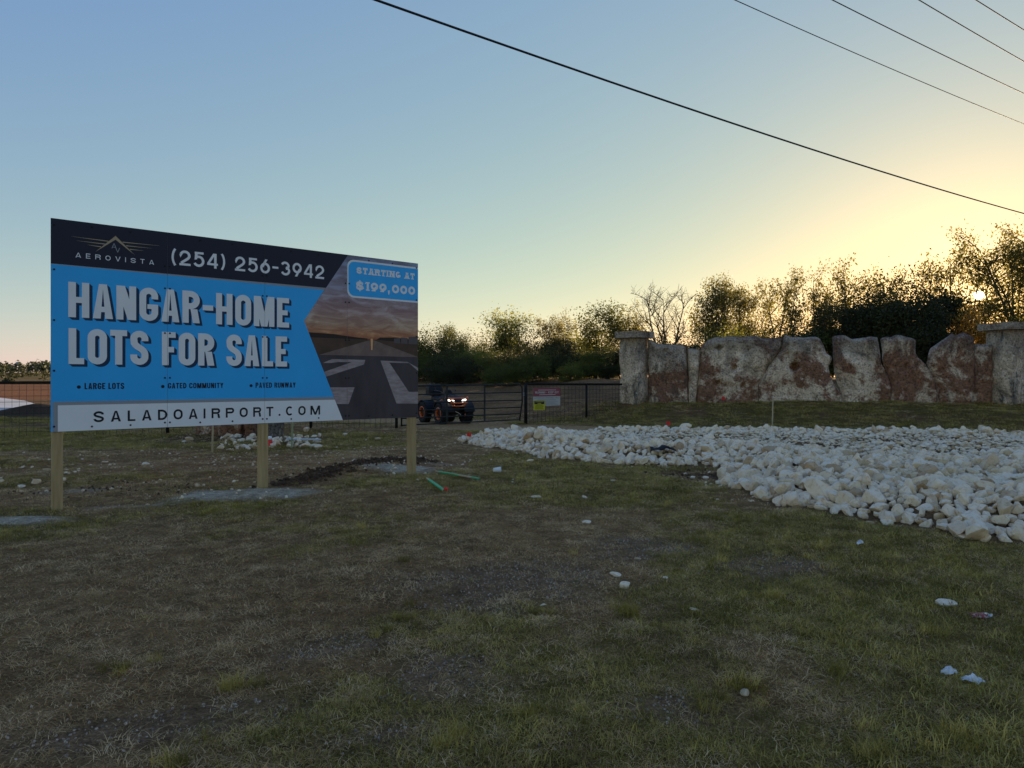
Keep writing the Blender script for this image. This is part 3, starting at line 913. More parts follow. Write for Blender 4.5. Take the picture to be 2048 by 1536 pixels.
# ------------------------------------------------------------------ weathered stone wall and pillars
def mat_limestone(name, seed, rust=0.5, dark=0.5, pale=0.5):
    m, n, l, b = new_mat(name)
    tc = n.new('ShaderNodeTexCoord')
    mp = n.new('ShaderNodeMapping'); mp.inputs['Location'].default_value = (seed * 3.1, seed * 1.7, seed * 2.3)
    l.new(tc.outputs['Object'], mp.inputs[0]); v = mp.outputs[0]
    a = tex_noise(n, l, v, 1.6, 8, .65, .6)
    base = ramp(n, l, a.outputs[0], [(.30, (.18, .138, .096)), (.46, (.72, .55, .39)), (.64, (.98, .80, .60))]).outputs[0]
    r_ = tex_noise(n, l, v, .8, 12, .74, .35)
    k = .575 - .13 * rust
    rm = ramp(n, l, r_.outputs[0], [(k, (0, 0, 0)), (k + .07, (.92, .92, .92))])
    rc = tex_noise(n, l, v, 7, 5, .6)
    rcol = ramp(n, l, rc.outputs[0], [(.3, (.12, .050, .028)), (.7, (.35, .155, .085))]).outputs[0]
    base = mix(n, l, rm.outputs[0], base, rcol)
    mp2 = n.new('ShaderNodeMapping'); mp2.inputs['Scale'].default_value = (1, 1, .35); mp2.inputs['Location'].default_value = (seed, seed * 5, 0)
    l.new(tc.outputs['Object'], mp2.inputs[0])
    d_ = tex_noise(n, l, mp2.outputs[0], 1.9, 8, .7, .3)
    k2 = .67 - .18 * dark
    dm = ramp(n, l, d_.outputs[0], [(k2, (0, 0, 0)), (k2 + .12, (.88, .88, .88))])
    base = mix(n, l, dm.outputs[0], base, (.085, .078, .072))
    # black weathering that runs down from the crest
    sp = n.new('ShaderNodeSeparateXYZ'); l.new(tc.outputs['Object'], sp.inputs[0])
    mp3 = n.new('ShaderNodeMapping'); mp3.inputs['Scale'].default_value = (1.6, 1.6, .25); mp3.inputs['Location'].default_value = (seed * 2, 0, seed)
    l.new(tc.outputs['Object'], mp3.inputs[0])
    st_ = tex_noise(n, l, mp3.outputs[0], 2.2, 6, .65)
    zz = n.new('ShaderNodeMath'); zz.operation = 'MULTIPLY_ADD'; l.new(st_.outputs[0], zz.inputs[0]); zz.inputs[1].default_value = 2.6; l.new(sp.outputs[2], zz.inputs[2])
    k4 = 3.35 - 0.7 * dark
    sm = n.new('ShaderNodeMapRange'); sm.inputs[1].default_value = k4 - .35; sm.inputs[2].default_value = k4 + .35; sm.inputs[3].default_value = 0; sm.inputs[4].default_value = .55; l.new(zz.outputs[0], sm.inputs[0])
    base = mix(n, l, sm.outputs[0], base, (.13, .122, .112))
    w_ = tex_noise(n, l, v, 3.5, 12, .8, .5)
    k3 = .70 - .17 * pale
    wm = ramp(n, l, w_.outputs[0], [(k3, (0, 0, 0)), (k3 + .05, (1, 1, 1))])
    base = mix(n, l, wm.outputs[0], base, (.95, .82, .66))
    pit = tex_noise(n, l, v, 17, 6, .7)
    pr = ramp(n, l, pit.outputs[0], [(.36, (.3, .29, .28)), (.50, (1, 1, 1)), (.7, (1.2, 1.2, 1.2))])
    base = mix(n, l, 1.0, base, pr.outputs[0], 'MULTIPLY')
    l.new(base, b.inputs['Base Color'])
    b.inputs['Roughness'].default_value = .95
    b.inputs['Specular IOR Level'].default_value = .15
    ad = n.new('ShaderNodeMath'); ad.operation = 'MULTIPLY_ADD'
    l.new(pit.outputs[0], ad.inputs[0]); ad.inputs[1].default_value = .5; l.new(a.outputs[0], ad.inputs[2])
    bump(n, l, b, ad.outputs[0], 1.0, .13)
    return m

W0 = Vector(((1268 - 1024) / F * 26.2, 26.2, 0)); W1 = Vector(((2010 - 1024) / F * 23.7, 23.7, 0))
WD = (W1 - W0).normalized(); WN = Vector((WD.y, -WD.x, 0))
if WN.y > 0: WN = -WN

def wall_pt(px, py, off=0.0):
    """photo pixel -> (distance along the wall, height) on the wall's plane"""
    d = Vector(((px - 1024) / F, 1, -(py - HY) / F))
    s = (W0 - WN * off - Vector((0, 0, CAMZ))).dot(WN) / d.dot(WN)
    p = Vector((0, 0, CAMZ)) + d * s
    return ((p - W0).dot(WD), p.z)

def slab_mesh(left, right, top, holes, thick, seed, bottom=.25, NX=34, NZ=46):
    """left/right: (s,z) side lines, top: (s,z) crest, all along the wall; an uneven standing slab, closed front and back"""
    zl = sorted(left, key=lambda p: p[1]); zr = sorted(right, key=lambda p: p[1]); tp = sorted(top)
    V, Fc = [], []
    zlow = bottom
    def pos(i, j):
        u, w = i / NX, j / NZ
        su = tp[0][0] + u * (tp[-1][0] - tp[0][0])
        zt = np.interp(su, [p[0] for p in tp], [p[1] for p in tp])
        z = zlow + w * (zt - zlow)
        sl = np.interp(z, [p[1] for p in zl], [p[0] for p in zl]); sr = np.interp(z, [p[1] for p in zr], [p[0] for p in zr])
        sl, sr = sl - .022, sr + .022
        return sl + u * (sr - sl), z, u, w, sr - sl, zt - zlow
    for side in (1, -1):
        for j in range(NZ + 1):
            for i in range(NX + 1):
                s, z, u, w, wd, hh = pos(i, j)
                e = min(u * wd, (1 - u) * wd, (1 - w) * hh)
                prof = min(1.0, max(0.0, e / .13)) ** .5
                y = thick / 2 * prof
                p3 = Vector((s * 1.3 + seed * 9, z * 1.3, side * .7))
                y += (mnoise.fractal(p3, 1.0, 2.0, 4) * .085 + mnoise.noise(p3 * 7) * .018) * prof
                for (hs, hzz, hr, hd) in holes:
                    dd = math.hypot(s - hs, z - hzz) / hr
                    if dd < 1.6 and side > 0:
                        y -= hd * 1.2 * (1 - S(np.array((dd - .75) / .35)))
                js = mnoise.noise(Vector((z * 3, seed * 5, u * 2))) * .02
                zz = z + mnoise.noise(Vector((s * 5, seed * 3, 0))) * .022 * w
                p = W0 + WD * (s + js) + WN * (y * side)
                V.append((p.x, p.y, zz))
    n1 = (NX + 1) * (NZ + 1)
    for side in (0, 1):
        for j in range(NZ):
            for i in range(NX):
                a = side * n1 + j * (NX + 1) + i
                q_ = (a, a + 1, a + NX + 2, a + NX + 1)
                Fc.append(q_ if side == 0 else q_[::-1])
    ring = [j * (NX + 1) for j in range(NZ + 1)][::-1]
    def seam(lst):
        for a, c in zip(lst[:-1], lst[1:]):
            Fc.append((a, c, c + n1, a + n1))
    seam([j * (NX + 1) for j in range(NZ + 1)])
    seam([j * (NX + 1) + NX for j in range(NZ + 1)][::-1])
    seam([NZ * (NX + 1) + i for i in range(NX + 1)])
    mb = MB(); mb.v = V; mb.f = Fc
    return mb

wall = thing('stone_wall', 'wall of rough weathered limestone slabs standing between two capped pillars', 'stone wall', (W0 + WD * 6) + Vector((0, 0, .65)))
wp = lambda lst: [wall_pt(*p) for p in lst]
H_ = lambda px, py, r, d: (*wall_pt(px, py), r, d)
SL = [
 (dict(left=[(1297, 812), (1297, 676)], right=[(1377, 812), (1374, 740), (1373, 690)], top=[(1297, 677), (1303, 680), (1316, 687), (1350, 689), (1368, 690), (1374, 693)], holes=[H_(1330, 702, .10, .10)]), (1, 1.0, .95, .2)),
 (dict(left=[(1378, 812), (1377, 740), (1375, 695)], right=[(1391, 812), (1397, 745), (1400, 696)], top=[(1375, 696), (1388, 697), (1400, 699)], holes=[]), (2, .35, .35, .7)),
 (dict(left=[(1392, 812), (1398, 745), (1401, 700)], right=[(1517, 812), (1516, 770), (1535, 732), (1561, 700), (1566, 674)], top=[(1401, 697), (1409, 687), (1416, 680), (1432, 674), (1460, 672.5), (1490, 673), (1511, 671), (1520, 675), (1545, 676), (1566, 674)],
       holes=[H_(1437, 697, .10, .2), H_(1467, 735, .10, .2), H_(1484, 772, .12, .12), H_(1498, 698, .05, .1), H_(1437, 767, .12, .1)]), (3, .85, .45, .45)),
 (dict(left=[(1519, 812), (1518, 771), (1537, 733), (1563, 701), (1568, 674)], right=[(1690, 812), (1683, 790), (1668, 771), (1659, 749), (1656, 732), (1663, 719), (1661, 712), (1652, 708), (1646, 690), (1638, 675)],
       top=[(1568, 672), (1572, 670), (1582, 674), (1600, 675), (1620, 674), (1630, 673.5), (1638, 677)], holes=[H_(1587, 733, .16, .28), H_(1591, 708, .05, .1), H_(1575, 709, .10, .06)]), (4, 1.0, .3, .7)),
 (dict(left=[(1691, 812), (1684, 790), (1670, 750), (1668, 730), (1666, 676)], right=[(1779, 812), (1781, 775), (1774, 750), (1762, 728), (1754, 676)], top=[(1666, 674), (1676, 671), (1687, 670), (1696, 674), (1703, 678), (1722, 676), (1740, 673), (1754, 675)], holes=[H_(1695, 775, .06, .05)]), (5, .85, .45, .5)),
 (dict(left=[(1781, 812), (1782, 770), (1775, 745), (1767, 728), (1763, 680)], right=[(1872, 812), (1873, 778), (1866, 759), (1858, 742), (1849, 728), (1834, 715), (1830, 706), (1829, 678)],
       top=[(1763, 677), (1775, 673.5), (1782, 674), (1790, 670), (1801, 670), (1813, 674), (1824, 677), (1829, 680)], holes=[H_(1811, 732, .07, .1), H_(1806, 735, .2, .03)]), (6, 1.15, .35, .15)),
 (dict(left=[(1875, 812), (1876, 780), (1868, 758), (1860, 742), (1854, 727), (1858, 708), (1862, 697)], right=[(1944, 812), (1948, 730), (1947, 676)],
       top=[(1862, 697), (1876, 686), (1892, 675), (1904, 666), (1911, 671), (1920, 668), (1928, 665), (1938, 670), (1947, 677)], holes=[H_(1878, 740, .06, .06)]), (7, .9, .35, .3)),
 (dict(left=[(1945, 812), (1949, 730), (1949, 688)], right=[(1983, 812), (1984, 730), (1983, 689)], top=[(1949, 688), (1965, 688), (1983, 687.5)], holes=[]), (8, 1.0, .4, .2)),
]
for i, (kw, (sd_, ru, dk, pl)) in enumerate(SL):
    mb = slab_mesh(wp(kw['left']), wp(kw['right']), wp(kw['top']), kw['holes'], .36 if i != 1 else .30, sd_, bottom=.30, NX=30 if i not in (1, 7) else 10)
    mb.build('stone_slab', mat_limestone('limestone_%d' % i, sd_, ru, dk, pl), wall, smooth=True)

def rough_box(c, s, rz, seed, amp, NS=14, NZ=30, bulge=0.0):
    """square shaft with split, uneven faces"""
    mb = MB(); sx, sy, sz = s
    per = []
    for k in range(4):
        for i in range(NS):
            t = -1 + 2 * i / NS
            per.append([(t, -1), (1, t), (-t, 1), (-1, -t)][k])
    n = len(per); cr, sr = math.cos(rz), math.sin(rz)
    for j in range(NZ + 1):
        w = j / NZ
        for (x, y) in per:
            cor = max(0, abs(x) + abs(y) - 1.72) * .25
            f_ = 1 - cor + bulge * math.sin(w * math.pi)
            X, Y, Z = x * sx / 2 * f_, y * sy / 2 * f_, w * sz
            p3 = Vector((X * 2 + seed * 11, Y * 2, Z * 1.4))
            d = mnoise.fractal(p3, 1.0, 2.1, 4) * amp
            q_ = Vector((X, Y, 0)).normalized() * d
            X += q_.x; Y += q_.y
            mb.v.append((c[0] + X * cr - Y * sr, c[1] + X * sr + Y * cr, c[2] + Z))
    for j in range(NZ):
        for i in range(n):
            i2 = (i + 1) % n
            mb.f.append((j * n + i, j * n + i2, (j + 1) * n + i2, (j + 1) * n + i))
    k0 = len(mb.v)
    mb.v += [(c[0], c[1], c[2]), (c[0], c[1], c[2] + sz)]
    for i in range(n):
        i2 = (i + 1) % n
        mb.f += [(k0, i2, i), (k0 + 1, NZ * n + i, NZ * n + i2)]
    return mb

M_PIL = mat_limestone('pillar_stone', 21, .0, .80, .75)
M_CAP = mat_limestone('cap_stone', 27, .0, .85, .45)
for (px, Yd, w, rz, zt, zc, cw, lab) in ((1268.5, 26.3, .78, R(-40), 677, 664, 1.14, 'stone pillar with flat cap at the fence end of the slab wall'),
                                         (2011, 23.75, .86, R(20), 661, 647, 1.22, 'stone pillar with flat cap at the right edge beside iron pickets')):
    X = (px - 1024) / F * Yd
    z0 = hz(X, Yd) - .15
    ztop = CAMZ - (zt - HY) / F * Yd; zcap = CAMZ - (zc - HY) / F * Yd
    t = thing('stone_pillar', lab, 'pillar', (X, Yd, z0 + .15))
    rough_box((X, Yd, z0), (w, w, ztop - z0), rz, px * .01, .06, bulge=.02).build('shaft', M_PIL, t, smooth=False)
    rough_box((X, Yd, ztop + .003), (cw, cw, zcap - ztop), rz, px * .02 + 4, .035, NS=10, NZ=5).build('cap', M_CAP, t, smooth=False)

# iron pickets beyond the right-hand pillar
M_BLACK = mat('black_paint', (.012, .012, .014), .45, .2)
p0 = Vector(((2044 - 1024) / F * 23.6, 23.6, 0)); z_g = hz(p0.x, p0.y); ztop = CAMZ - (697 - HY) / F * 23.6
ipf = thing('iron_fence', 'black iron picket fence running off right of the last pillar', 'fence', (p0.x, p0.y, z_g))
for k in range(11):
    x = p0.x + .06 + k * .13
    MB().tube([(x, p0.y - .02 * k, z_g - .1), (x, p0.y - .02 * k, ztop)], .013, 6).build('picket', M_BLACK, ipf)
for zz in (ztop - .02, z_g + .15):
    MB().tube([(p0.x - .05, p0.y, zz), (p0.x + 1.5, p0.y - .22, zz)], .02, 6).build('rail', M_BLACK, ipf)

# left remnant of the same wall behind the billboard: slabs and a pillar stub
M_BROWN = mat_limestone('brown_slab', 33, 1.5, .7, .0)
lw = thing('stone_wall', 'brown slab wall glimpsed beneath the billboard, left of its grey pillar', 'stone wall', gnd(470, 870))
for i, (x0, x1, Yd, zt) in enumerate(((396, 446, 19.2, 2.2), (447, 492, 18.9, 2.4), (493, 536, 18.6, 2.3))):
    a, b_ = at(x0, 758, Yd), at(x1, 758, Yd - .15)
    c = (a + b_) / 2; L = (b_ - a).length
    z0 = hz(c.x, c.y) - .2
    rough_box((c.x, c.y, z0), (L * .97, .42, zt), math.atan2(b_.y - a.y, b_.x - a.x), 40 + i * 3, .11, NS=12, NZ=26).build('stone_slab', M_BROWN, lw)
g = gnd(548, 880)
lp = thing('stone_pillar', 'grey stone pillar behind the billboard rising out of a rock heap', 'pillar', g)
rough_box((g.x, g.y + .1, g.z - .25), (.36, .36, 2.6), R(30), 61, .06, NS=8, NZ=26).build('shaft', mat_limestone('grey_pillar', 37, .0, 2.0, -.4), lp)
rough_box((g.x, g.y + .1, g.z + 2.352), (.62, .62, .14), R(30), 62, .03, NS=6, NZ=4).build('cap', M_CAP, lp)

# ------------------------------------------------------------------ pipe fence, gate
M_PIPE = mat_noise('black_pipe', (.008, .008, .008), (.02, .018, .016), 6, .7, 4, 0, spec=.15)
M_GATE = mat_noise('dark_gate_tube', (.014, .018, .017), (.035, .038, .035), 5, .6, 4, 0, spec=.2)
M_WIRE = mat('dark_wire', (.025, .025, .025), .7, .2)
GL = Vector((-3.42, 21.75, 0)); GR = Vector((.43, 23.7, 0))
gz = lambda p: hz(p.x, p.y)

def run(parent, A, B, ztA, ztB, step=.152, wires=True, rail_r=.036):
    """top rail and welded wire between two posts"""
    MB().tube([(A.x, A.y, ztA), (B.x, B.y, ztB)], rail_r, 10).build('top_rail', M_PIPE, parent, smooth=True)
    if not wires: return
    mb = MB(); L = (B - A).length; n = int(L / step)
    for k in range(1, n):
        p = A.lerp(B, k / n); zt = ztA + (ztB - ztA) * k / n - .03
        mb.tube([(p.x, p.y, gz(p) - .03), (p.x, p.y, zt)], .0042, 4, False)
    rows = int((ztA - gz(A)) / step)
    m_ = max(4, int(L / .8))
    for r in range(rows + 1):
        pts = []
        for k in range(m_ + 1):
            p = A.lerp(B, k / m_); zt = ztA + (ztB - ztA) * k / m_ - .04
            pts.append((p.x, p.y, max(zt - r * step, gz(p) - .05)))
        mb.tube(pts, .0042, 4, False)
    o = mb.build('wire_mesh', M_WIRE, parent); o['kind'] = 'stuff'

def post(parent, p, zt, r=.045):
    MB().tube([(p.x, p.y, gz(p) - .3), (p.x, p.y, zt)], r, 12).build('post', M_PIPE, parent, smooth=True)

F0 = Vector((GL.x - .12, GL.y + .02, 0)); F1 = Vector((-6.03, 21.3, 0)); F2 = Vector((-9.5, 19.6, 0)); F3 = Vector((-12.97, 17.9, 0)); F4 = Vector((-16.5, 16.2, 0))
lfz = 1.41
lfence = thing('pipe_fence', 'black pipe and wire fence running left from the gate behind the billboard', 'fence', (F2.x, F2.y, gz(F2)))
for p in (F0, F1, F2, F3, F4): post(lfence, p, lfz)
for a, b_ in ((F0, F1), (F1, F2), (F2, F3), (F3, F4)): run(lfence, a, b_, lfz, lfz)
Rg = Vector((GR.x + .03, GR.y + .02, 0)); Rm = Vector((2.63, 25.1, 0)); Rp = Vector((4.02, 26.05, 0))
rfence = thing('pipe_fence', 'short black pipe and wire fence between the gate and the stone pillar', 'fence', (Rm.x, Rm.y, gz(Rm)))
post(rfence, Rg, 1.34, .055); post(rfence, Rm, 1.32, .04)
run(rfence, Rg, Rm, 1.335, 1.32); run(rfence, Rm, Rp, 1.32, 1.31)

gate = thing('farm_gate', 'dark tubular farm gate with six rails in front of the quad bike', 'gate', (GL.x, GL.y, gz(GL)))
gd = GR - GL; gd.normalize(); glen = (GR - GL).length - .10
def gp(s, z): return GL + gd * s + Vector((0, 0, z))
z_l = [1.28, 1.01, .765, .525, .29, .08]; z_r = [1.33, 1.06, .80, .56, .35, .15]
# frame: left stile, top rail with rounded right corner, leaning right stile
MB().tube([gp(.04, .05), gp(.04, z_l[0])], .026, 10).build('stile', M_GATE, gate, smooth=True)
fr = [gp(.04, z_l[0])] + [gp(glen - .16, z_r[0])] + [gp(glen - .16 + .16 * math.sin(R(a)), z_r[0] - .16 + .16 * math.cos(R(a))) for a in (20, 40, 60, 80)] + [gp(glen, .75), gp(glen - .10, .12)]
MB().tube(fr, .026, 10).build('frame', M_GATE, gate, smooth=True)
for k in range(1, 6):
    MB().tube([gp(.05, z_l[k]), gp(glen - .10 * (k >= 3) * (k - 2) / 3 - .01, z_r[k])], .020, 8).build('rail', M_GATE, gate, smooth=True)
for s in (.36, .67):
    ss = glen * s
    p = gp(ss, 0); zb, zt = .08 + .05 * s, 1.30
    c = p + Vector((0, 0, (zb + zt) / 2)) - Vector((gd.y, -gd.x, 0)) * -.03
    MB().box(c, (.055, .02, zt - zb), Matrix.Rotation(math.atan2(gd.y, gd.x), 3, 'Z')).build('brace', M_GATE, gate)
for zz in (.95, 1.02):
    MB().tube([gp(glen - .02, zz), gp(glen + .12, zz + .02)], .014, 6).build('latch_chain', mat('bare_steel', (.35, .35, .34), .4, .8), gate)

# notices wired to the fence
def board_sign(name, label, cat, x0, y0, x1, y1, Yd, layers, base, tz=.004):
    a, b_ = at(x0, y0, Yd), at(x1, y1, Yd)
    d = (Rm - Rg).normalized(); nn = Vector((d.y, -d.x, 0))
    if nn.y > 0: nn = -nn
    c = (a + b_) / 2; w = abs(b_.x - a.x) / d.x; hh = abs(a.z - b_.z)
    s_ = (c - Rg).dot(d); o_ = Rg + d * s_ + nn * (.012 + tz); o_.z = c.z - hh / 2
    t = thing(name, label, cat, o_)
    f = lambda u, v, e: o_ + d * (u - w / 2) + Vector((0, 0, v)) + nn * e
    mb = MB().add([f(u, v, e) for e in (0, .003) for u, v in ((0, 0), (w, 0), (w, hh), (0, hh))], [(3, 2, 1, 0), (4, 5, 6, 7), (0, 1, 5, 4), (1, 2, 6, 5), (2, 3, 7, 6), (3, 0, 4, 7)])
    mb.build('plate', base, t)
    for nm, m_, e, polys in layers(w, hh):
        mb = MB()
        for k, p in enumerate(polys):
            mb.add([f(u, v, e + k % 9 * 2e-5) for u, v in p], [tuple(range(len(p)))])
        me = mb.mesh(nm, False, t.location, False); link_mesh(nm, me, m_, t)
    return t
M_SIGNW = mat('sign_white', (.46, .44, .40), .5); M_SIGNR = mat('sign_red', (.24, .06, .07), .5); M_SIGNY = mat('sign_yellow', (.50, .46, .02), .5)
M_SIGNG = mat('sign_grey_print', (.25, .25, .25), .5); M_SIGNP = mat('sign_pale_print', (.62, .50, .50), .5)
def shift(ps, du, dv): return [[(a + du, b_ + dv) for a, b_ in p] for p in ps]
def lines(w, y0, y1, n, x0, x1, th):
    return [rect(w * x0, y0 + (y1 - y0) * k / (n - 1) - th / 2, w * (x1 - .06 * (k % 3)), y0 + (y1 - y0) * k / (n - 1) + th / 2)[0] for k in range(n)]
def warn(w, hh):
    lt = lambda txt, u0, u1, v, ch, t: [p for L in text_polys(txt, w * u0, w * u1, hh * ch, hh * ch * t, .7, .16) for p in [[(a, b_ + hh * v) for a, b_ in q_] for q_ in L]]
    yield ('red_field', M_SIGNR, .005, [rect(0, hh * .52, w, hh)[0]])
    yield ('lettering', M_SIGNW, .007, lt('WARNING - KEEP OUT', .07, .94, .68, .125, .2))
    yield ('lettering', M_SIGNG, .006, lt('AUTHORIZED PERSONNEL ONLY', .04, .96, .40, .075, .2))
    yield ('fine_print', M_SIGNP, .006, [rect(w * .18, hh * .86, w * .84, hh * .89)[0], rect(w * .22, hh * .60, w * .82, hh * .63)[0]])
    yield ('fine_print', M_SIGNG, .006, [rect(w * .14, hh * .32, w * .84, hh * .345)[0]] + lines(w, hh * .06, hh * .26, 5, .40, .92, hh * .018))
board_sign('warning_sign', 'red and white keep out notice wired to the fence by the gate', 'sign', 1066, 775.5, 1122, 811.5, 24.15, warn, M_SIGNW)
def yel(w, hh):
    yield ('black_field', M_INK, .005, [rect(w * .07, hh * .62, w * .93, hh * .97)[0]])
    yield ('fine_print', M_SIGNY, .007, [rect(w * .14, hh * .86, w * .88, hh * .91)[0], rect(w * .35, hh * .68, w * .65, hh * .75)[0]])
    yield ('fine_print', M_INK, .006, lines(w, hh * .12, hh * .52, 6, .14, .9, hh * .025))
board_sign('caution_sign', 'small yellow and black notice overlapping the keep out sign', 'sign', 1062, 801, 1085.5, 820, 24.1, yel, M_SIGNY, .016)
# ------------------------------------------------------------------ trees and brush along the skyline
M_BARK = mat_noise('bark', (.035, .028, .022), (.085, .07, .055), 9, .9, 5, .4, .02, stretch=(1, 1, .25))

def mat_leaf(name, c1, c2, tr, tw=.45):
    m, n, l, b = new_mat(name)
    out = n['Material Output']
    tc = n.new('ShaderNodeTexCoord')
    t = tex_noise(n, l, tc.outputs['Object'], 1.1, 3)
    col = ramp(n, l, t.outputs[0], [(.35, c1), (.65, c2)]).outputs[0]
    l.new(col, b.inputs['Base Color']); b.inputs['Roughness'].default_value = .6; b.inputs['Specular IOR Level'].default_value = .2
    tl = n.new('ShaderNodeBsdfTranslucent'); tl.inputs[0].default_value = (*tr, 1)
    ms = n.new('ShaderNodeMixShader'); ms.inputs[0].default_value = tw
    l.new(b.outputs[0], ms.inputs[1]); l.new(tl.outputs[0], ms.inputs[2]); l.new(ms.outputs[0], out.inputs[0])
    return m
M_LEAF = {
 'olive': mat_leaf('olive_leaf', (.040, .044, .014), (.085, .085, .024), (.26, .22, .045)),
 'dark': mat_leaf('dark_juniper_leaf', (.030, .034, .014), (.060, .064, .024), (.06, .06, .02), .25),
 'fresh': mat_leaf('fresh_spring_leaf', (.060, .080, .022), (.11, .13, .035), (.34, .34, .06), .5),
 'gold': mat_leaf('sun_glow_leaf', (.10, .06, .018), (.18, .11, .03), (.88, .50, .09), .72),  # orange glow of the low sun put into the leaf colour
 'far': mat_leaf('far_woods_leaf', (.05, .06, .035), (.085, .095, .05), (.06, .07, .03), .2),
 'mid': mat_leaf('green_brush_leaf', (.036, .050, .014), (.14, .15, .035), (.16, .16, .03), .35),
}

def grow_tree(rng, H, spread, stems=3, nb=9, nt=9, leaves=14, leaf=.085, low=.25, droop=0.0, sag=.25, loose=.16, up=.55, twr=1.0):
    """skeleton of stems, limbs and twigs; leaves scattered along the twigs"""
    tubes = []; twigs = []
    def branch(p, d, L, r0, r1, nseg, wander, lift):
        pts = [p.copy()]; rs = [r0]
        d = d / np.linalg.norm(d)
        for k in range(nseg):
            d = d + rng.normal(0, wander, 3) + np.array([0, 0, lift])
            d = d / np.linalg.norm(d)
            p = p + d * L / nseg
            pts.append(p.copy()); rs.append(r0 + (r1 - r0) * (k + 1) / nseg)
        tubes.append((np.array(pts), rs)); return np.array(pts), d
    for s in range(stems):
        a = rng.uniform(0, 6.283) if stems > 1 else 0
        lean = rng.uniform(.08, .42) * spread / max(H, .1) * 2 if stems > 1 else .05
        d = np.array([math.cos(a) * lean, math.sin(a) * lean, 1.0])
        Ls = H * rng.uniform(.62, .82)
        P, _ = branch(np.array([math.cos(a) * .12, math.sin(a) * .12, -.25]), d, Ls + .25, .035 * H ** .6 * rng.uniform(.8, 1.2), .012, 7, .10, .02)
        for k in range(nb):
            t = low + (1 - low) * (k + rng.uniform(0, 1)) / nb
            i = min(len(P) - 2, int(t * (len(P) - 1))); f = t * (len(P) - 1) - i
            p = P[i] + (P[i + 1] - P[i]) * f
            aa = rng.uniform(0, 6.283)
            e = up + rng.uniform(-.25, .35)
            d2 = np.array([math.cos(aa), math.sin(aa), e])
            L2 = spread * rng.uniform(.45, .9) * (1.15 - .55 * t)
            Q, _ = branch(p, d2, L2, .018 * H ** .4 * (1.2 - .6 * t), .005, 5, .16, .06 - droop)
            for j in range(nt):
                u = .25 + .75 * (j + rng.uniform(0, 1)) / nt
                i2 = min(len(Q) - 2, int(u * (len(Q) - 1))); f2 = u * (len(Q) - 1) - i2
                p2 = Q[i2] + (Q[i2 + 1] - Q[i2]) * f2
                d3 = rng.normal(0, 1, 3); d3[2] = abs(d3[2]) * .9 - droop
                L3 = rng.uniform(.3, .75) * min(1.0, spread * .4)
                T, _ = branch(p2, d3, L3, .006 * twr, .002 * twr, 3, .2, .05)
                twigs.append(T)
    V, Fq = [], []; base = 0
    for P, rs in tubes:
        n = 5 if rs[0] > .02 else 3
        m = len(P)
        d = np.gradient(P, axis=0); d /= np.linalg.norm(d, axis=1)[:, None] + 1e-9
        ref = np.where(np.abs(d[:, 2:3]) < .9, np.array([[0, 0, 1.]]), np.array([[1., 0, 0]]))
        a = np.cross(d, ref); a /= np.linalg.norm(a, axis=1)[:, None] + 1e-9; b_ = np.cross(a, d)
        th = np.arange(n) * 2 * math.pi / n
        ring = P[:, None, :] + (a[:, None, :] * np.cos(th)[None, :, None] + b_[:, None, :] * np.sin(th)[None, :, None]) * np.array(rs)[:, None, None]
        V.append(ring.reshape(-1, 3))
        I = np.arange(m * n).reshape(m, n) + base
        Fq.append(np.stack([I[:-1], np.roll(I[:-1], -1, 1), np.roll(I[1:], -1, 1), I[1:]], -1).reshape(-1, 4))
        base += m * n
    wood = (np.concatenate(V), np.concatenate(Fq))
    C_ = []
    for T in twigs:
        k = rng.poisson(leaves)
        if k == 0: continue
        t = rng.uniform(0, len(T) - 1.001, k); i = t.astype(int); f = (t - i)[:, None]
        C_.append(T[i] * (1 - f) + T[i + 1] * f + rng.normal(0, loose, (k, 3)))
    LC = np.concatenate(C_) if C_ else np.zeros((0, 3))
    return wood, LC

def leaf_quads(rng, LC, leaf):
    k = len(LC)
    a = rng.normal(0, 1, (k, 3)); a /= np.linalg.norm(a, axis=1)[:, None]
    b_ = np.cross(a, rng.normal(0, 1, (k, 3))); b_ /= np.linalg.norm(b_, axis=1)[:, None]
    L = leaf * rng.uniform(.6, 1.35, (k, 1)); W = L * rng.uniform(.38, .6, (k, 1))
    nrm = np.cross(a, b_)
    p0 = LC - a * L * .5; p1 = LC + b_ * W * .5 + nrm * L * .08; p2 = LC + a * L * .5; p3 = LC - b_ * W * .5 + nrm * L * .08
    V = np.stack([p0, p1, p2, p3], 1).reshape(-1, 3)
    return V, np.arange(4 * k).reshape(k, 4)

def tree_meshes(name, seed, leafmat, leaf=.085, **kw):
    rng = np.random.default_rng(seed)
    wood, LC = grow_tree(rng, leaf=leaf, **kw)
    mw = np_mesh(name + '_trunk', wood[0], wood[1], True); mw.materials.append(M_BARK)
    ml = None
    if len(LC):
        v, f = leaf_quads(rng, LC, leaf)
        ml = np_mesh(name + '_crown', v, f); ml.materials.append(M_LEAF[leafmat])
    return mw, ml, float(np.percentile(LC[:, 2], 99.6)) if len(LC) > 600 else float(wood[0][:, 2].max())

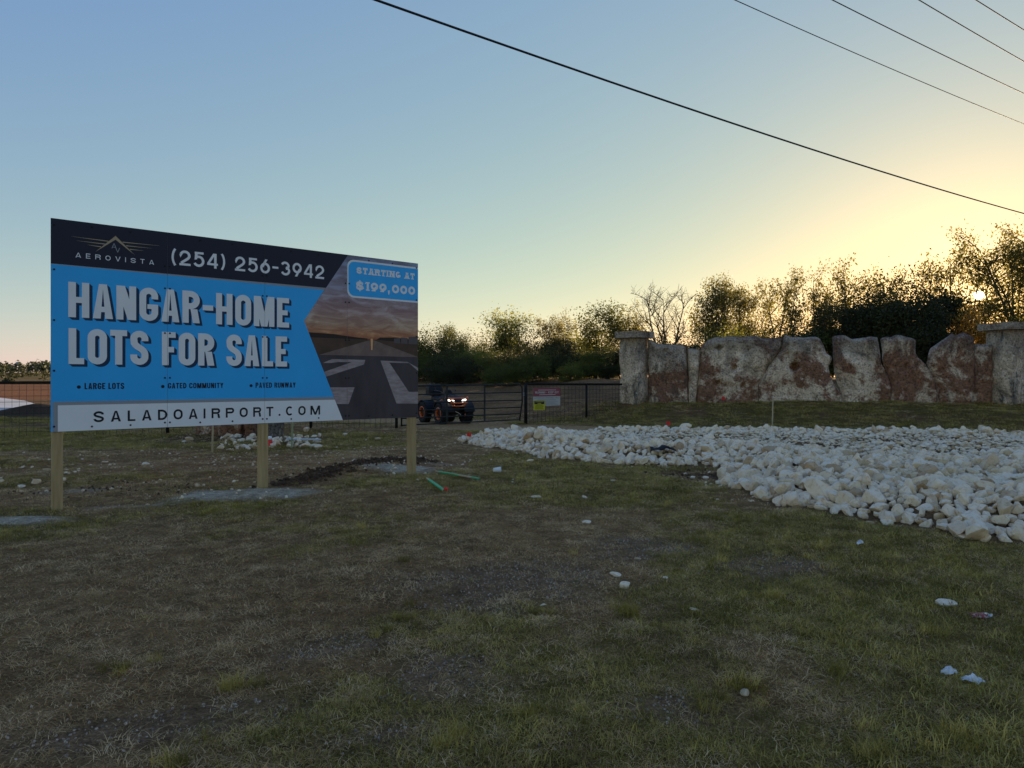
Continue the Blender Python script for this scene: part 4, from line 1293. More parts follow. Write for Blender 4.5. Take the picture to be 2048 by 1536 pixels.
def bush_meshes(name, seed, leafmat, H, W, n, leaf=.11, clumps=46):
    """thick brush: leafy clumps over a low frame of stems"""
    rng = np.random.default_rng(seed)
    wood, _ = grow_tree(rng, H * .9, W * .6, stems=4, nb=6, nt=3, leaves=0)
    LC = []
    for k in range(clumps):
        a = rng.uniform(0, 6.283); r = math.sqrt(rng.uniform(0, 1)) * W * .42
        z = rng.uniform(.12, .88) * H * (1 - .35 * (r / (W * .5)) ** 2)
        rc = rng.uniform(.09, .19) * W
        m = n // clumps
        q_ = rng.normal(0, 1, (m, 3)); q_ /= np.linalg.norm(q_, axis=1)[:, None]
        q_ *= (rng.uniform(.25, 1, (m, 1)) ** .45) * rc * (1 + rng.normal(0, .14, (m, 1)))
        q_[:, 2] *= .8
        LC.append(q_ + np.array([math.cos(a) * r, math.sin(a) * r, z]))
    k2 = n // 9   # stray sprigs that break the outline
    a = rng.uniform(0, 6.283, k2); r = W * .5 * np.sqrt(rng.uniform(0, 1, k2)); z = H * (1.02 - .5 * (r / (W * .5)) ** 2) + rng.normal(0, .10 * H, k2)
    LC.append(np.stack([np.cos(a) * r, np.sin(a) * r, np.maximum(z, .1)], 1))
    LC = np.concatenate(LC); LC = LC[LC[:, 2] > .02]
    v, f = leaf_quads(rng, LC, leaf)
    mw = np_mesh(name + '_trunk', wood[0], wood[1], True); mw.materials.append(M_BARK)
    ml = np_mesh(name + '_crown', v, f); ml.materials.append(M_LEAF[leafmat])
    return mw, ml, float(np.percentile(LC[:, 2], 98.5))

KIND = {
 'airy': tree_meshes('airy', 11, 'olive', .15, H=7, spread=2.6, stems=4, nb=9, nt=9, leaves=11, loose=.17, up=.9),
 'airy2': tree_meshes('airy2', 12, 'olive', .15, H=7, spread=2.3, stems=5, nb=8, nt=8, leaves=9, loose=.16, up=1.0),
 'full': tree_meshes('full', 13, 'olive', .15, H=6.5, spread=2.7, stems=4, nb=11, nt=10, leaves=19, loose=.22, up=.6),
 'oak': tree_meshes('oak', 14, 'mid', .14, H=6, spread=2.8, stems=3, nb=12, nt=10, leaves=24, loose=.26, up=.5),
 'fresh': tree_meshes('fresh', 15, 'fresh', .13, H=5.5, spread=2.5, stems=4, nb=10, nt=10, leaves=15, loose=.22, up=.6),
 'bare': tree_meshes('bare', 16, 'olive', .08, H=6, spread=2.3, stems=4, nb=11, nt=13, leaves=.45, loose=.05, up=1.0, twr=1.7),
 'gold': tree_meshes('gold', 17, 'gold', .13, H=4.5, spread=2.0, stems=4, nb=9, nt=9, leaves=12, loose=.2, up=.7),
 'big': tree_meshes('big', 18, 'olive', .16, H=9, spread=3.6, stems=4, nb=11, nt=11, leaves=16, loose=.24, up=.7),
 'brush': bush_meshes('brush', 21, 'mid', 3.2, 4.4, 12000, .12),
 'brush2': bush_meshes('brush2', 22, 'fresh', 3.0, 4.2, 11000, .12, 40),
 'brush3': bush_meshes('brush3', 25, 'dark', 3.1, 4.3, 12000, .12, 44),
 'juniper': bush_meshes('juniper', 23, 'dark', 4.4, 4.6, 19000, .13, 56),
 'juniper2': bush_meshes('juniper2', 24, 'dark', 4.0, 4.2, 17000, .13, 50),
}

def plant(kind, px, top, Yd, label, name, cat, group=None, wx=1.0, rz=None, base=None):
    mw, ml, H = KIND[kind]
    X = (px - 1024) / F * Yd
    z = hz(X, Yd) if base is None else base
    ht = CAMZ - (top - HY) / F * Yd - z
    s = ht / H
    t = thing(name, label, cat, (X, Yd, z), random.uniform(0, 6.28) if rz is None else rz, group)
    t.scale = (s * wx, s * wx, s)
    o = link_mesh('trunk', mw, None, t)
    if ml is not None:
        if px in (1868, 1950, 2040):     # leaves cut away along the sun line so the disc shows through
            n_ = len(ml.vertices); co = np.empty(n_ * 3, np.float32); ml.vertices.foreach_get('co', co); co = co.reshape(-1, 3)
            c_, s_ = math.cos(t.rotation_euler.z), math.sin(t.rotation_euler.z)
            w = np.stack([(co[:, 0] * c_ - co[:, 1] * s_) * s * wx + X, (co[:, 0] * s_ + co[:, 1] * c_) * s * wx + Yd, co[:, 2] * s + z - CAMZ], 1)
            sdv = np.array(SUN_DIR); dist = np.linalg.norm(w - np.outer(w @ sdv, sdv), axis=1).reshape(-1, 4).mean(1)
            rr = np.random.default_rng(int(px)).uniform(0, 1, len(dist))
            keep = (dist > .28) & ((dist > .8) | (rr < .5))
            v4 = co.reshape(-1, 4, 3)[keep].reshape(-1, 3)
            m0 = ml.materials[0]; ml = np_mesh('sunny_crown', v4, np.arange(len(v4)).reshape(-1, 4)); ml.materials.append(m0)
        link_mesh('crown', ml, None, t)
    return t

GT = 'trees along the skyline'
TREES = [
 ('brush', 866, 666, 46, 'green brush at the left end of the treeline, touching the billboard edge', 'shrub', 'shrub', 1.1),
 ('oak', 925, 652, 48, 'dense green brush with bare sprigs on top, second from the billboard', 'shrub', 'shrub', 1.05),
 ('fresh', 1022, 619, 50, 'rounded yellow-green tree catching the light above the quad bike', 'tree', 'tree', 1.15),
 ('full', 1112, 628, 52, 'small dark-topped tree between the yellow-green tree and the larger oak', 'tree', 'tree', .8),
 ('oak', 1188, 611, 46, 'broad leafy dark tree left of the first stone pillar', 'tree', 'tree', 1.15),
 ('airy2', 1258, 606, 44, 'thin-leaved tree rising directly behind the first stone pillar', 'tree', 'tree', .85),
 ('bare', 1343, 562, 42, 'nearly leafless tree with fine upright twigs behind the wall', 'tree', 'tree', .85),
 ('full', 1432, 556, 43, 'dark round-crowned tree right of the leafless tree', 'tree', 'tree', .85),
 ('full', 1492, 570, 46, 'dark tree crowded against the right of the round-crowned tree', 'tree', 'tree', .75),
 ('airy', 1568, 533, 42, 'tall airy tree above the middle of the stone wall', 'tree', 'tree', .82),
 ('airy2', 1628, 536, 44, 'airy tree with a slender visible trunk left of the dark thicket', 'tree', 'tree', .8),
 ('airy', 1702, 527, 46, 'airy sunlit tree standing behind the dark juniper thicket', 'tree', 'tree', .9),
 ('airy2', 1765, 545, 46, 'low airy tree peeking over the juniper thicket top', 'tree', 'tree', .9),
 ('airy', 1868, 496, 44, 'airy tree left of the setting sun with spreading fine limbs', 'tree', 'tree', .8),
 ('airy', 1950, 500, 45, 'loose-leaved tree directly in front of the low sun', 'tree', 'tree', .75),
 ('big', 2040, 462, 39, 'tallest dark tree at the right edge beside the sun', 'tree', 'tree', .9),
 ('big', 2190, 440, 38, 'tall tree reaching in from beyond the right edge', 'tree', 'tree', 1.0),
 ('gold', 1915, 612, 35.5, 'backlit shrub coloured gold with sun glow just below the sun', 'shrub', 'shrub', .8),
 ('gold', 1968, 640, 35, 'backlit shrub coloured gold with sun glow behind the right pillar cap', 'shrub', 'shrub', .8),
]
for k, (kd, px, tp, Yd, lab, nm, ct, wx) in enumerate(TREES):
    random.seed(100 + k)
    plant(kd, px, tp, Yd, lab, nm, ct, GT, wx)
JUN = [
 ('juniper', 1715, 590, 37, 'dark juniper at the left of the thicket behind the wall', 1.0),
 ('juniper2', 1790, 578, 36, 'dark juniper in the middle of the thicket behind the wall', 1.0),
 ('juniper', 1845, 572, 38, 'dark juniper at the right of the thicket, left of the sun', 1.0),
 ('juniper2', 1660, 640, 38, 'low dark juniper behind the gap in the stone wall', 1.1),
 ('juniper2', 1815, 640, 35, 'low dark juniper seen through the notch between the slabs', 1.2),
]
for k, (kd, px, tp, Yd, lab, wx) in enumerate(JUN):
    random.seed(200 + k)
    plant(kd, px, tp, Yd, lab, 'juniper', 'juniper', 'junipers behind the wall', wx)
UND = [(850, 712, 43), (905, 705, 42), (955, 700, 43), (1003, 706, 41), (1048, 698, 42), (1090, 704, 41), (1130, 695, 41), (1172, 708, 40), (1210, 700, 40), (1245, 690, 40), (1300, 690, 40),
       (1385, 672, 39), (1440, 662, 39), (1500, 668, 39), (1560, 660, 38), (1615, 662, 38), (1995, 668, 36), (2045, 652, 36), (2110, 620, 38), (885, 690, 50), (985, 672, 52), (1085, 668, 52), (1150, 670, 53), (1060, 715, 39), (925, 722, 40), (1180, 722, 39), (1215, 728, 38.5), (1140, 730, 38.5), (1000, 730, 38.5), (880, 730, 39), (810, 690, 46), (755, 695, 47), (700, 700, 48), (640, 705, 49)]
for k, (px, tp, Yd) in enumerate(UND):
    random.seed(300 + k)
    plant(('brush', 'brush3', 'brush2', 'brush', 'brush3')[k % 5], px, tp, Yd, 'dark green undergrowth bush at the foot of the treeline', 'undergrowth_bush', 'shrub', 'undergrowth at the foot of the trees', 1.25)

# distant woods and a water tower, far left
rng = np.random.default_rng(5)
LC = []
for k in range(420):
    X = rng.uniform(-620, -120); Y = rng.uniform(380, 470); z = float(h(np.array([X]), np.array([Y]), False)[0])
    hh = rng.uniform(4.5, 8.0); w = rng.uniform(3.5, 6)
    q_ = rng.normal(0, 1, (46, 3)); q_ /= np.linalg.norm(q_, axis=1)[:, None]; q_ *= rng.uniform(.4, 1, (46, 1))
    LC.append(q_ * np.array([w, w, hh * .5]) + np.array([X, Y, z + hh * .5]))
v, f = leaf_quads(rng, np.concatenate(LC), 2.2)
o = link_mesh('distant_woods', np_mesh('distant_woods', v, f), M_LEAF['far'])
tag(o, 'far-off belt of woodland on the horizon at the left', 'woods', None, 'stuff')
LC = []
for k in range(260):
    X = rng.uniform(-420, -60); Y = rng.uniform(150, 330); z = float(h(np.array([X]), np.array([Y]), False)[0])
    hh = rng.uniform(.8, 2.2); w = rng.uniform(1, 3.5)
    q_ = rng.normal(0, 1, (40, 3)); q_ /= np.linalg.norm(q_, axis=1)[:, None]; q_ *= rng.uniform(.4, 1, (40, 1))
    LC.append(q_ * np.array([w, w, hh * .5]) + np.array([X, Y, z + hh * .45]))
v, f = leaf_quads(rng, np.concatenate(LC), .9)
o = link_mesh('distant_scrub', np_mesh('distant_scrub', v, f), M_LEAF['dark'])
tag(o, 'low yellow-green scrub dotting the far field at the left', 'scrub', None, 'stuff')
b0 = at(38, 735, 900)
wt = thing('water_tower', 'tiny water tower on the far horizon at the left', 'water tower', (b0.x, 900, b0.z - 6))
MB().lathe([(.01, 7.6), (3.2, 6.6), (4.4, 4.6), (3.2, 2.6), (.8, 1.6), (.01, 1.6)], (b0.x, 900, b0.z), (0, 0, 1), 12).build('tank', mat('tank_paint', (.25, .26, .28), .5), wt)
MB().tube([(b0.x, 900, b0.z - 10), (b0.x, 900, b0.z + 2)], .55, 8).build('stem', mat('stem_paint', (.25, .26, .28), .5), wt)
# ------------------------------------------------------------------ scatter helper: instances of a few small meshes on given points
def scatter(name, protos, P, rot, scl, idx, label, cat):
    col = bpy.data.collections.new(name + '_kinds')
    for i, me in enumerate(protos):
        o = bpy.data.objects.new('%s_kind_%02d' % (name, i), me); col.objects.link(o)
    me = bpy.data.meshes.new(name)
    me.vertices.add(len(P)); me.vertices.foreach_set('co', P.astype(np.float32).ravel())
    a = me.attributes.new('rot', 'FLOAT_VECTOR', 'POINT'); a.data.foreach_set('vector', rot.astype(np.float32).ravel())
    a = me.attributes.new('scl', 'FLOAT_VECTOR', 'POINT'); a.data.foreach_set('vector', scl.astype(np.float32).ravel())
    a = me.attributes.new('idx', 'INT', 'POINT'); a.data.foreach_set('value', idx.astype(np.int32))
    ng = bpy.data.node_groups.new(name + '_scatter', 'GeometryNodeTree')
    ng.interface.new_socket('Geometry', in_out='INPUT', socket_type='NodeSocketGeometry')
    ng.interface.new_socket('Geometry', in_out='OUTPUT', socket_type='NodeSocketGeometry')
    n, l = ng.nodes, ng.links
    gi, go = n.new('NodeGroupInput'), n.new('NodeGroupOutput')
    m2p = n.new('GeometryNodeMeshToPoints')
    iop = n.new('GeometryNodeInstanceOnPoints')
    ci = n.new('GeometryNodeCollectionInfo'); ci.inputs[0].default_value = col; ci.inputs[1].default_value = True; ci.inputs[2].default_value = True
    def attr(nm, dt):
        q_ = n.new('GeometryNodeInputNamedAttribute'); q_.data_type = dt; q_.inputs[0].default_value = nm
        return q_.outputs[0]
    l.new(gi.outputs[0], m2p.inputs[0]); l.new(m2p.outputs[0], iop.inputs['Points'])
    l.new(ci.outputs[0], iop.inputs['Instance']); iop.inputs['Pick Instance'].default_value = True
    l.new(attr('idx', 'INT'), iop.inputs['Instance Index'])
    l.new(attr('rot', 'FLOAT_VECTOR'), iop.inputs['Rotation']); l.new(attr('scl', 'FLOAT_VECTOR'), iop.inputs['Scale'])
    l.new(iop.outputs[0], go.inputs[0])
    o = bpy.data.objects.new(name, me); COL.objects.link(o)
    md = o.modifiers.new('scatter', 'NODES'); md.node_group = ng
    return tag(o, label, cat, None, 'stuff')

# ------------------------------------------------------------------ rocks
def mat_rock(name, c1, c2, c3):
    m, n, l, b = new_mat(name)
    tc = n.new('ShaderNodeTexCoord'); oi = n.new('ShaderNodeObjectInfo')
    mp = n.new('ShaderNodeMapping'); l.new(tc.outputs['Object'], mp.inputs[0])
    cx = n.new('ShaderNodeCombineXYZ'); mu = n.new('ShaderNodeMath'); mu.operation = 'MULTIPLY'; mu.inputs[1].default_value = 37
    l.new(oi.outputs['Random'], mu.inputs[0]); l.new(mu.outputs[0], cx.inputs[0]); l.new(cx.outputs[0], mp.inputs['Location'])
    t = tex_noise(n, l, mp.outputs[0], 2.2, 8, .68, .4)
    base = ramp(n, l, t.outputs[0], [(.30, c1), (.48, c2), (.75, c3)]).outputs[0]
    rr = ramp(n, l, oi.outputs['Random'], [(0, (.52, .42, .32)), (.13, (.78, .71, .61)), (.35, (.96, .95, .93)), (1, (1.0, 1.0, 1.0))])
    base = mix(n, l, 1.0, base, rr.outputs[0], 'MULTIPLY')
    l.new(base, b.inputs['Base Color']); b.inputs['Roughness'].default_value = .92; b.inputs['Specular IOR Level'].default_value = .15
    t2 = tex_noise(n, l, mp.outputs[0], 7, 6, .7)
    bump(n, l, b, t2.outputs[0], .5, .06)
    return m
M_ROCK = mat_rock('white_limestone_rock', (.62, .44, .27), (.96, .79, .57), (.99, .89, .72))
M_CLOD = mat_noise('soil_clod', (.06, .035, .02), (.14, .085, .05), 3, .95, 5, .5, .05, rand=.4)
M_PEB = mat_noise('gravel_chip', (.18, .13, .09), (.46, .36, .27), 2, .9, 4, 0, rand=.5)

def rock_mesh(seed, sub, m, cuts=11, flat=.76):
    rng = np.random.default_rng(seed)
    bm = bmesh.new(); bmesh.ops.create_icosphere(bm, subdivisions=sub, radius=1.0)
    st = np.array([rng.uniform(.85, 1.25), rng.uniform(.7, 1.0), rng.uniform(flat * .8, flat * 1.15)])
    N = rng.normal(0, 1, (cuts, 3)); N /= np.linalg.norm(N, axis=1)[:, None]; D = rng.uniform(.42, .78, cuts)
    for v in bm.verts:
        p = np.array(v.co)
        for nn, d in zip(N, D):
            e = p @ nn - d
            if e > 0: p = p - nn * e
        p = p * st
        q_ = Vector(p) * 1.6 + Vector((seed * 7.1, 0, 0))
        p = p * (1 + mnoise.noise(q_) * .07 + mnoise.noise(q_ * 3) * .02)
        v.co = p
    me = bpy.data.meshes.new('rock_%d' % seed); bm.to_mesh(me); bm.free()
    me.shade_smooth(); me.materials.append(m)
    try:
        me.set_sharp_from_angle(angle=R(20))
    except Exception:
        pass
    return me
ROCKS = [rock_mesh(s, 3, M_ROCK) for s in range(14)]
ROCKS_LO = [rock_mesh(s + 30, 2, M_ROCK) for s in range(14)]

rng = np.random.default_rng(77)
def bed_points(step, seed):
    r = np.random.default_rng(seed)
    X, Y = np.meshgrid(np.arange(-1.6, 15.5, step), np.arange(6.1, 18.6, step))
    X = (X + r.uniform(-.48, .48, X.shape) * step).ravel(); Y = (Y + r.uniform(-.48, .48, Y.shape) * step).ravel()
    k = (np.abs(X) < .80 * Y + .6)
    X, Y = X[k], Y[k]
    d = bed_dist(X, Y)
    k = d > .03
    return X[k], Y[k], d[k], r
PX_, PY_, PS_, PL_ = [], [], [], []
for lay, (step, lo, hi) in enumerate(((.125, .050, .085), (.150, .052, .110))):
    X, Y, d, r = bed_points(step, 400 + lay)
    n_ = len(X)
    s = lo * (hi / lo) ** (r.uniform(0, 1, n_) ** 1.5)
    # driven-over top of the bed is finer and flatter than its shoulder
    top = S((d - 1.0) / 1.6) * S((Y - 10.5) / 2.5)
    s = s * (1 - .36 * top)
    if lay == 1:
        big = r.uniform(0, 1, n_) < .10
        s = np.where(big & (top < .5), s * r.uniform(1.15, 1.5, n_), s)
    keep = r.uniform(0, 1, n_) < (1.0 if lay == 0 else np.where(top > .5, .65, .92))
    PX_.append(X[keep]); PY_.append(Y[keep]); PS_.append(s[keep]); PL_.append(np.full(keep.sum(), lay))
X = np.concatenate(PX_); Y = np.concatenate(PY_); Sz = np.concatenate(PS_); Ly = np.concatenate(PL_)
Z = h(X, Y) + np.where(Ly == 0, .2, .62) * Sz
D_ = bed_dist(X, Y); T_ = S((D_ - 1.0) / 1.6) * S((Y - 10.5) / 2.5)
rot = np.stack([rng.normal(0, .5, len(X)) * (1 - .7 * T_), rng.normal(0, .5, len(X)) * (1 - .7 * T_), rng.uniform(0, 6.283, len(X))], 1)
asp = rng.uniform(.85, 1.2, (len(X), 3)); asp[:, 2] *= (1 - .25 * T_)
scl = Sz[:, None] * asp * 1.18
vis = (np.abs(X) < .73 * Y) & (Ly == 1)
score = np.where(vis, Sz / Y, 0)
order = np.argsort(-score)
near, rest = order[:230], order[230:]
for i in near:
    o = link_mesh('rock', ROCKS[int(i) % 14])
    o.location = (X[i], Y[i], Z[i]); o.rotation_euler = rot[i]; o.scale = scl[i]
    tag(o, 'pale limestone rock lying loose on the near slope of the rock bed', 'rock', 'rocks on the near slope of the rock bed')
scatter('rock_bed', ROCKS_LO, np.stack([X, Y, Z], 1)[rest], rot[rest], scl[rest], rest % 14, 'bed of broken white limestone spread across the entrance', 'rock bed')

def rock(px, py, wpx, label, seed, flat=.7, group=None, m=None, name='rock', cat='rock'):
    g = gnd(px, py); s = wpx / 2 / F * g.y
    o = link_mesh(name, ROCKS[seed % 14])
    o.location = (g.x, g.y, g.z + s * flat * .45); o.rotation_euler = (0, 0, seed * 1.3); o.scale = (s, s, s * flat)
    return tag(o, label, cat, group)
# single stones lying in the grass
for a in [(1250, 1176, 28, 'round white stone, largest of the pair in the middle foreground', 3, .95), (1231, 1151, 24, 'flat white stone just beyond the round one in the foreground', 4, .45),
          (1889, 1211, 44, 'long flat white stone in the grass near the crushed can', 5, .45), (1487, 1389, 28, 'white stone beside a long grass blade in the foreground', 6, .8),
          (1175, 1047, 21, 'small flat white stone alone on the brown turf', 7, .5), (1087, 1211, 14, 'tiny pale stone left of the round white stone', 8, .5),
          (1388, 1220, 18, 'thin pale chip of stone in the green grass', 9, .4), (1073, 995, 20, 'flat pale stone beyond the green stakes', 10, .4),
          (1226, 963, 19, 'flat white stone in front of the rock bed', 11, .4), (1330, 1157, 16, 'pale stone right of the white pair', 12, .5),
          (1370, 1155, 15, 'small pale stone at the edge of the gravelly patch', 13, .4), (1275, 1118, 18, 'flat pale stone behind the white pair', 2, .35),
          (1060, 923, 16, 'small white stone off the left foot of the rock bed', 1, .7), (1080, 917, 12, 'smaller stone touching the rock bed foot', 0, .6),
          (1386, 956, 13, 'small white stone in the dug notch of the rock bed', 3, .8), (1411, 958, 14, 'white stone right of another in the dug notch', 5, .8),
          (1370, 950, 15, 'dull stone half sunk at the left of the dug notch', 8, .6), (1740, 1048, 15, 'stray rock on the grass before the rock bed', 9, .8),
          (42, 975, 19, 'flat white stone left of the first billboard post', 4, .5), (70, 968, 24, 'lumpy tan rock left of the first billboard post', 6, .9),
          (3, 965, 12, 'white stone at the extreme left edge', 7, .9), (128, 961, 14, 'tan stone tucked right of the first billboard post', 2, .9),
          (94, 941, 14, 'pale stone behind the first billboard post', 10, .6), (210, 925, 16, 'white flat stone on the dirt behind the billboard', 1, .5),
          (290, 931, 15, 'brown rock on the dirt behind the billboard', 13, .8), (378, 882, 20, 'white rock alone in dark grass left of the thin stake', 11, .8),
          (367, 885, 13, 'smaller stone beside the white rock in dark grass', 12, .6), (755, 880, 12, 'white stone in front of the fence behind the billboard', 5, .8),
          (395, 974, 16, 'tan rock left of the middle billboard post', 0, .9), (468, 966, 14, 'rough tan rock near the middle billboard post', 9, .9), (690, 871, 13, 'pale stone on the dirt left of the gate', 3, .8)]:
    rock(*a)
# heap around the grey pillar stub
r = np.random.default_rng(9)
HP = []
for k in range(120):
    px = r.uniform(440, 640); py = 897 - abs(r.normal(0, 10)) if px > 520 else r.uniform(872, 903)
    if px < 505 and py < 872: continue
    HP.append((px, py, r.uniform(8, 17)))
HP.sort(key=lambda a: -a[2])
SM = []
for px, py, w in HP[50:]:
    g = gnd(px, py); SM.append((g.x, g.y, g.z + (r.uniform(0, .06) if 545 < px < 615 else 0), w / 2 / F * g.y))
SM = np.array(SM)
scatter('rock_rubble', ROCKS_LO, SM[:, :3] + np.stack([0 * SM[:, 3], 0 * SM[:, 3], SM[:, 3] * .4], 1), r.uniform(0, 6.28, (len(SM), 3)), np.repeat(SM[:, 3:], 3, 1), np.arange(len(SM)) % 14, 'small pale rubble filling the heap at the grey pillar', 'rubble')
for k, (px, py, w) in enumerate(HP[:50]):
    o = rock(px, py, w, 'pale rock in the heap at the foot of the grey pillar', k, r.uniform(.7, 1.0), 'rocks heaped at the grey pillar')
    if 545 < px < 615: o.location.z += r.uniform(0, .10)

# ------------------------------------------------------------------ grass, gravel, clods
def mat_grass(name, c1, c2, c3):
    m, n, l, b = new_mat(name)
    ge = n.new('ShaderNodeNewGeometry'); oi = n.new('ShaderNodeObjectInfo')
    t = tex_noise(n, l, ge.outputs['Position'], 1.6, 7, .7)
    ad = n.new('ShaderNodeMath'); ad.operation = 'MULTIPLY_ADD'; l.new(oi.outputs['Random'], ad.inputs[0]); ad.inputs[1].default_value = .55; l.new(t.outputs[0], ad.inputs[2])
    col = ramp(n, l, ad.outputs[0], [(.38, c1), (.74, c2), (1.1, c3)]).outputs[0]
    l.new(col, b.inputs['Base Color']); b.inputs['Roughness'].default_value = .7; b.inputs['Specular IOR Level'].default_value = .15
    tl = n.new('ShaderNodeBsdfTranslucent'); l.new(col, tl.inputs[0])
    ms = n.new('ShaderNodeMixShader'); ms.inputs[0].default_value = .3
    l.new(b.outputs[0], ms.inputs[1]); l.new(tl.outputs[0], ms.inputs[2]); l.new(ms.outputs[0], n['Material Output'].inputs[0])
    return m
M_GREEN = mat_grass('living_grass', (.075, .064, .013), (.29, .23, .045), (.62, .47, .13))
M_DRY = mat_grass('dry_grass', (.16, .090, .036), (.54, .345, .145), (.88, .62, .32))

def tuft(seed, n, h0, h1, spread, wid, lean, m):
    rng = np.random.default_rng(seed); V, F3, F4 = [], [], []
    for k in range(n):
        a = rng.uniform(0, 6.283); r_ = spread * math.sqrt(rng.uniform(0, 1))
        p = np.array([math.cos(a) * r_, math.sin(a) * r_, -.008])
        b_ = rng.uniform(0, 6.283); d = np.array([math.cos(b_), math.sin(b_), 0]); s_ = np.array([-d[1], d[0], 0])
        L = rng.uniform(h0, h1); le = lean * rng.uniform(.4, 1.3); w = wid * rng.uniform(.7, 1.3)
        q1 = p + d * L * le * .35 + np.array([0, 0, L * .55 / (1 + .4 * le)]); q2 = p + d * L * le + np.array([0, 0, L * (1.0 - .45 * min(le, 1.6))])
        q2[2] = max(q2[2], .004)
        i = len(V)
        V += [p - s_ * w / 2, p + s_ * w / 2, q1 + s_ * w * .4, q1 - s_ * w * .4, q2]
        F4.append((i, i + 1, i + 2, i + 3)); F3.append((i + 3, i + 2, i + 4))
    me = bpy.data.meshes.new('tuft_%d' % seed)
    me.from_pydata([tuple(v) for v in V], [], F4 + F3); me.materials.append(m)
    return me
TG = [tuft(s, 54, .012, .042, .085, .0026, 1.1, M_GREEN) for s in range(5)]
TD = [tuft(s + 20, 46, .010, .042, .095, .0026, 1.9, M_DRY) for s in range(5)]
TC = [tuft(s + 40, 52, .05, .135, .060, .0036, .85, M_GREEN) for s in range(3)]
def pts_in(ylo, yhi, dens, seed):
    r = np.random.default_rng(seed)
    xm = .80 * yhi + .8; n = int(2 * xm * (yhi - ylo) * dens)
    x = r.uniform(-xm, xm, n); y = r.uniform(ylo, yhi, n)
    k = np.abs(x) < .78 * y + .7
    return x[k], y[k], r
GP, GI, GS = [], [], []
for bi, (y0, y1, dg, dd, sc_) in enumerate(((2.2, 4.5, 330, 270, 1.0), (4.5, 7.5, 250, 210, 1.05), (7.5, 12, 130, 115, 1.25), (12, 18, 62, 48, 1.6), (18, 27.5, 34, 14, 2.1))):
    x, y, r = pts_in(y0, y1, dg, 500 + bi)
    g = green(x, y)
    k = r.uniform(0, 1, len(x)) < .10 + .90 * g
    k &= (g > .02) | (r.uniform(0, 1, len(x)) < .3)
    k &= bed_dist(x, y) < -.03
    k &= seg_dist(x, y, ROAD) > 1.3
    x, y, g = x[k], y[k], g[k]
    GP.append(np.stack([x, y, h(x, y)], 1)); GI.append(r.integers(0, 5, len(x)))
    GS.append(sc_ * r.uniform(.65, 1.35, len(x)) * (.62 + .62 * g) * (1 + .35 * S((x - .5) / 2.5) * S((6.5 - y) / 3)))
    x, y, r = pts_in(y0, y1, dd, 520 + bi)
    k = (bed_dist(x, y) < -.03) & (seg_dist(x, y, ROAD) > 1.5) & (seg_dist(x, y, TRENCH) > .28)
    gr = gravel(x, y); k &= r.uniform(0, 1, len(x)) > .72 * gr
    pm = np.zeros(len(x))
    for i, (cx, cy, rx, ry, a) in enumerate(POST_PATCH): pm = np.maximum(pm, blob(x, y, cx, cy, rx, ry, a, 0.7, 0.9, i))
    k &= r.uniform(0, 1, len(x)) > pm * .97
    k &= ~((x < -10) & (y > 21))
    k &= r.uniform(0, 1, len(x)) > .45 * blob(x, y, -4.7, 12.7, 3.3, 2.0, 0.1, 0.9, 1.2, 3)
    x, y = x[k], y[k]
    GP.append(np.stack([x, y, h(x, y)], 1)); GI.append(r.integers(5, 10, len(x))); GS.append(sc_ * r.uniform(.6, 1.3, len(x)))
x, y, r = pts_in(2.2, 9, 7, 560)
g = green(x, y); k = (r.uniform(0, 1, len(x)) < .03 + .75 * g * S((fbm(x * 1.1, y * 1.1, 600, 3) - .45) / .15)) & (bed_dist(x, y) < -.1) & (gravel(x, y) < .6)
x, y = x[k], y[k]
GP.append(np.stack([x, y, h(x, y)], 1)); GI.append(r.integers(10, 13, len(x))); GS.append(r.uniform(.55, 1.0, len(x)))
clp = [(1265, 1235, 1.05), (1080, 1232, .7), (1545, 1195, .8), (1870, 1265, .9), (480, 1365, .9), (240, 1340, .8), (1660, 1340, .8), (1920, 1480, 1.0), (1750, 1520, .9), (350, 1510, .9),
       (760, 1270, .7), (800, 1240, .7), (910, 1490, .9), (1070, 1440, .8), (1420, 1400, .9), (1500, 1380, 1.1)]
e = []
for px, py, s in clp:
    cx, cy = px_ground(px, py)
    for k in range(5): e.append((cx + r.normal(0, .05), cy + r.normal(0, .05), s * r.uniform(.7, 1)))
e = np.array(e)
GP.append(np.stack([e[:, 0], e[:, 1], h(e[:, 0], e[:, 1])], 1)); GI.append(r.integers(10, 13, len(e))); GS.append(e[:, 2])
GP = np.concatenate(GP); GI = np.concatenate(GI); GS = np.concatenate(GS)
rot = np.stack([rng.normal(0, .08, len(GP)), rng.normal(0, .08, len(GP)), rng.uniform(0, 6.283, len(GP))], 1)
scatter('grass', TG + TD + TC, GP, rot, GS[:, None] * np.array([[1, 1, 1]]), GI, 'short patchy grass, part green and part dry, over the lot', 'grass')
print('grass tufts', len(GP))

PEB = [rock_mesh(s + 60, 1, M_PEB, 5, .8) for s in range(5)]
x, y, r = pts_in(2.2, 8.5, 900, 580)
gr = gravel(x, y); k = r.uniform(0, 1, len(x)) < .9 * gr + .035
k &= bed_dist(x, y) < 0
x, y = x[k], y[k]; s = r.uniform(.0035, .010, len(x))
scatter('gravel', PEB, np.stack([x, y, h(x, y) + s * .3], 1), r.uniform(0, 6.28, (len(x), 3)), np.repeat(s[:, None], 3, 1), r.integers(0, 5, len(x)), 'fine grey gravel showing through the worn turf', 'gravel')
CLOD = [rock_mesh(s + 70, 2, M_CLOD, 6, .8) for s in range(5)]
t = rng.uniform(0, len(TRENCH) - 1.001, 900); i = t.astype(int); f = t - i; TA = np.array(TRENCH)
q_ = TA[i] * (1 - f[:, None]) + TA[i + 1] * f[:, None] + rng.normal(0, .19, (900, 2))
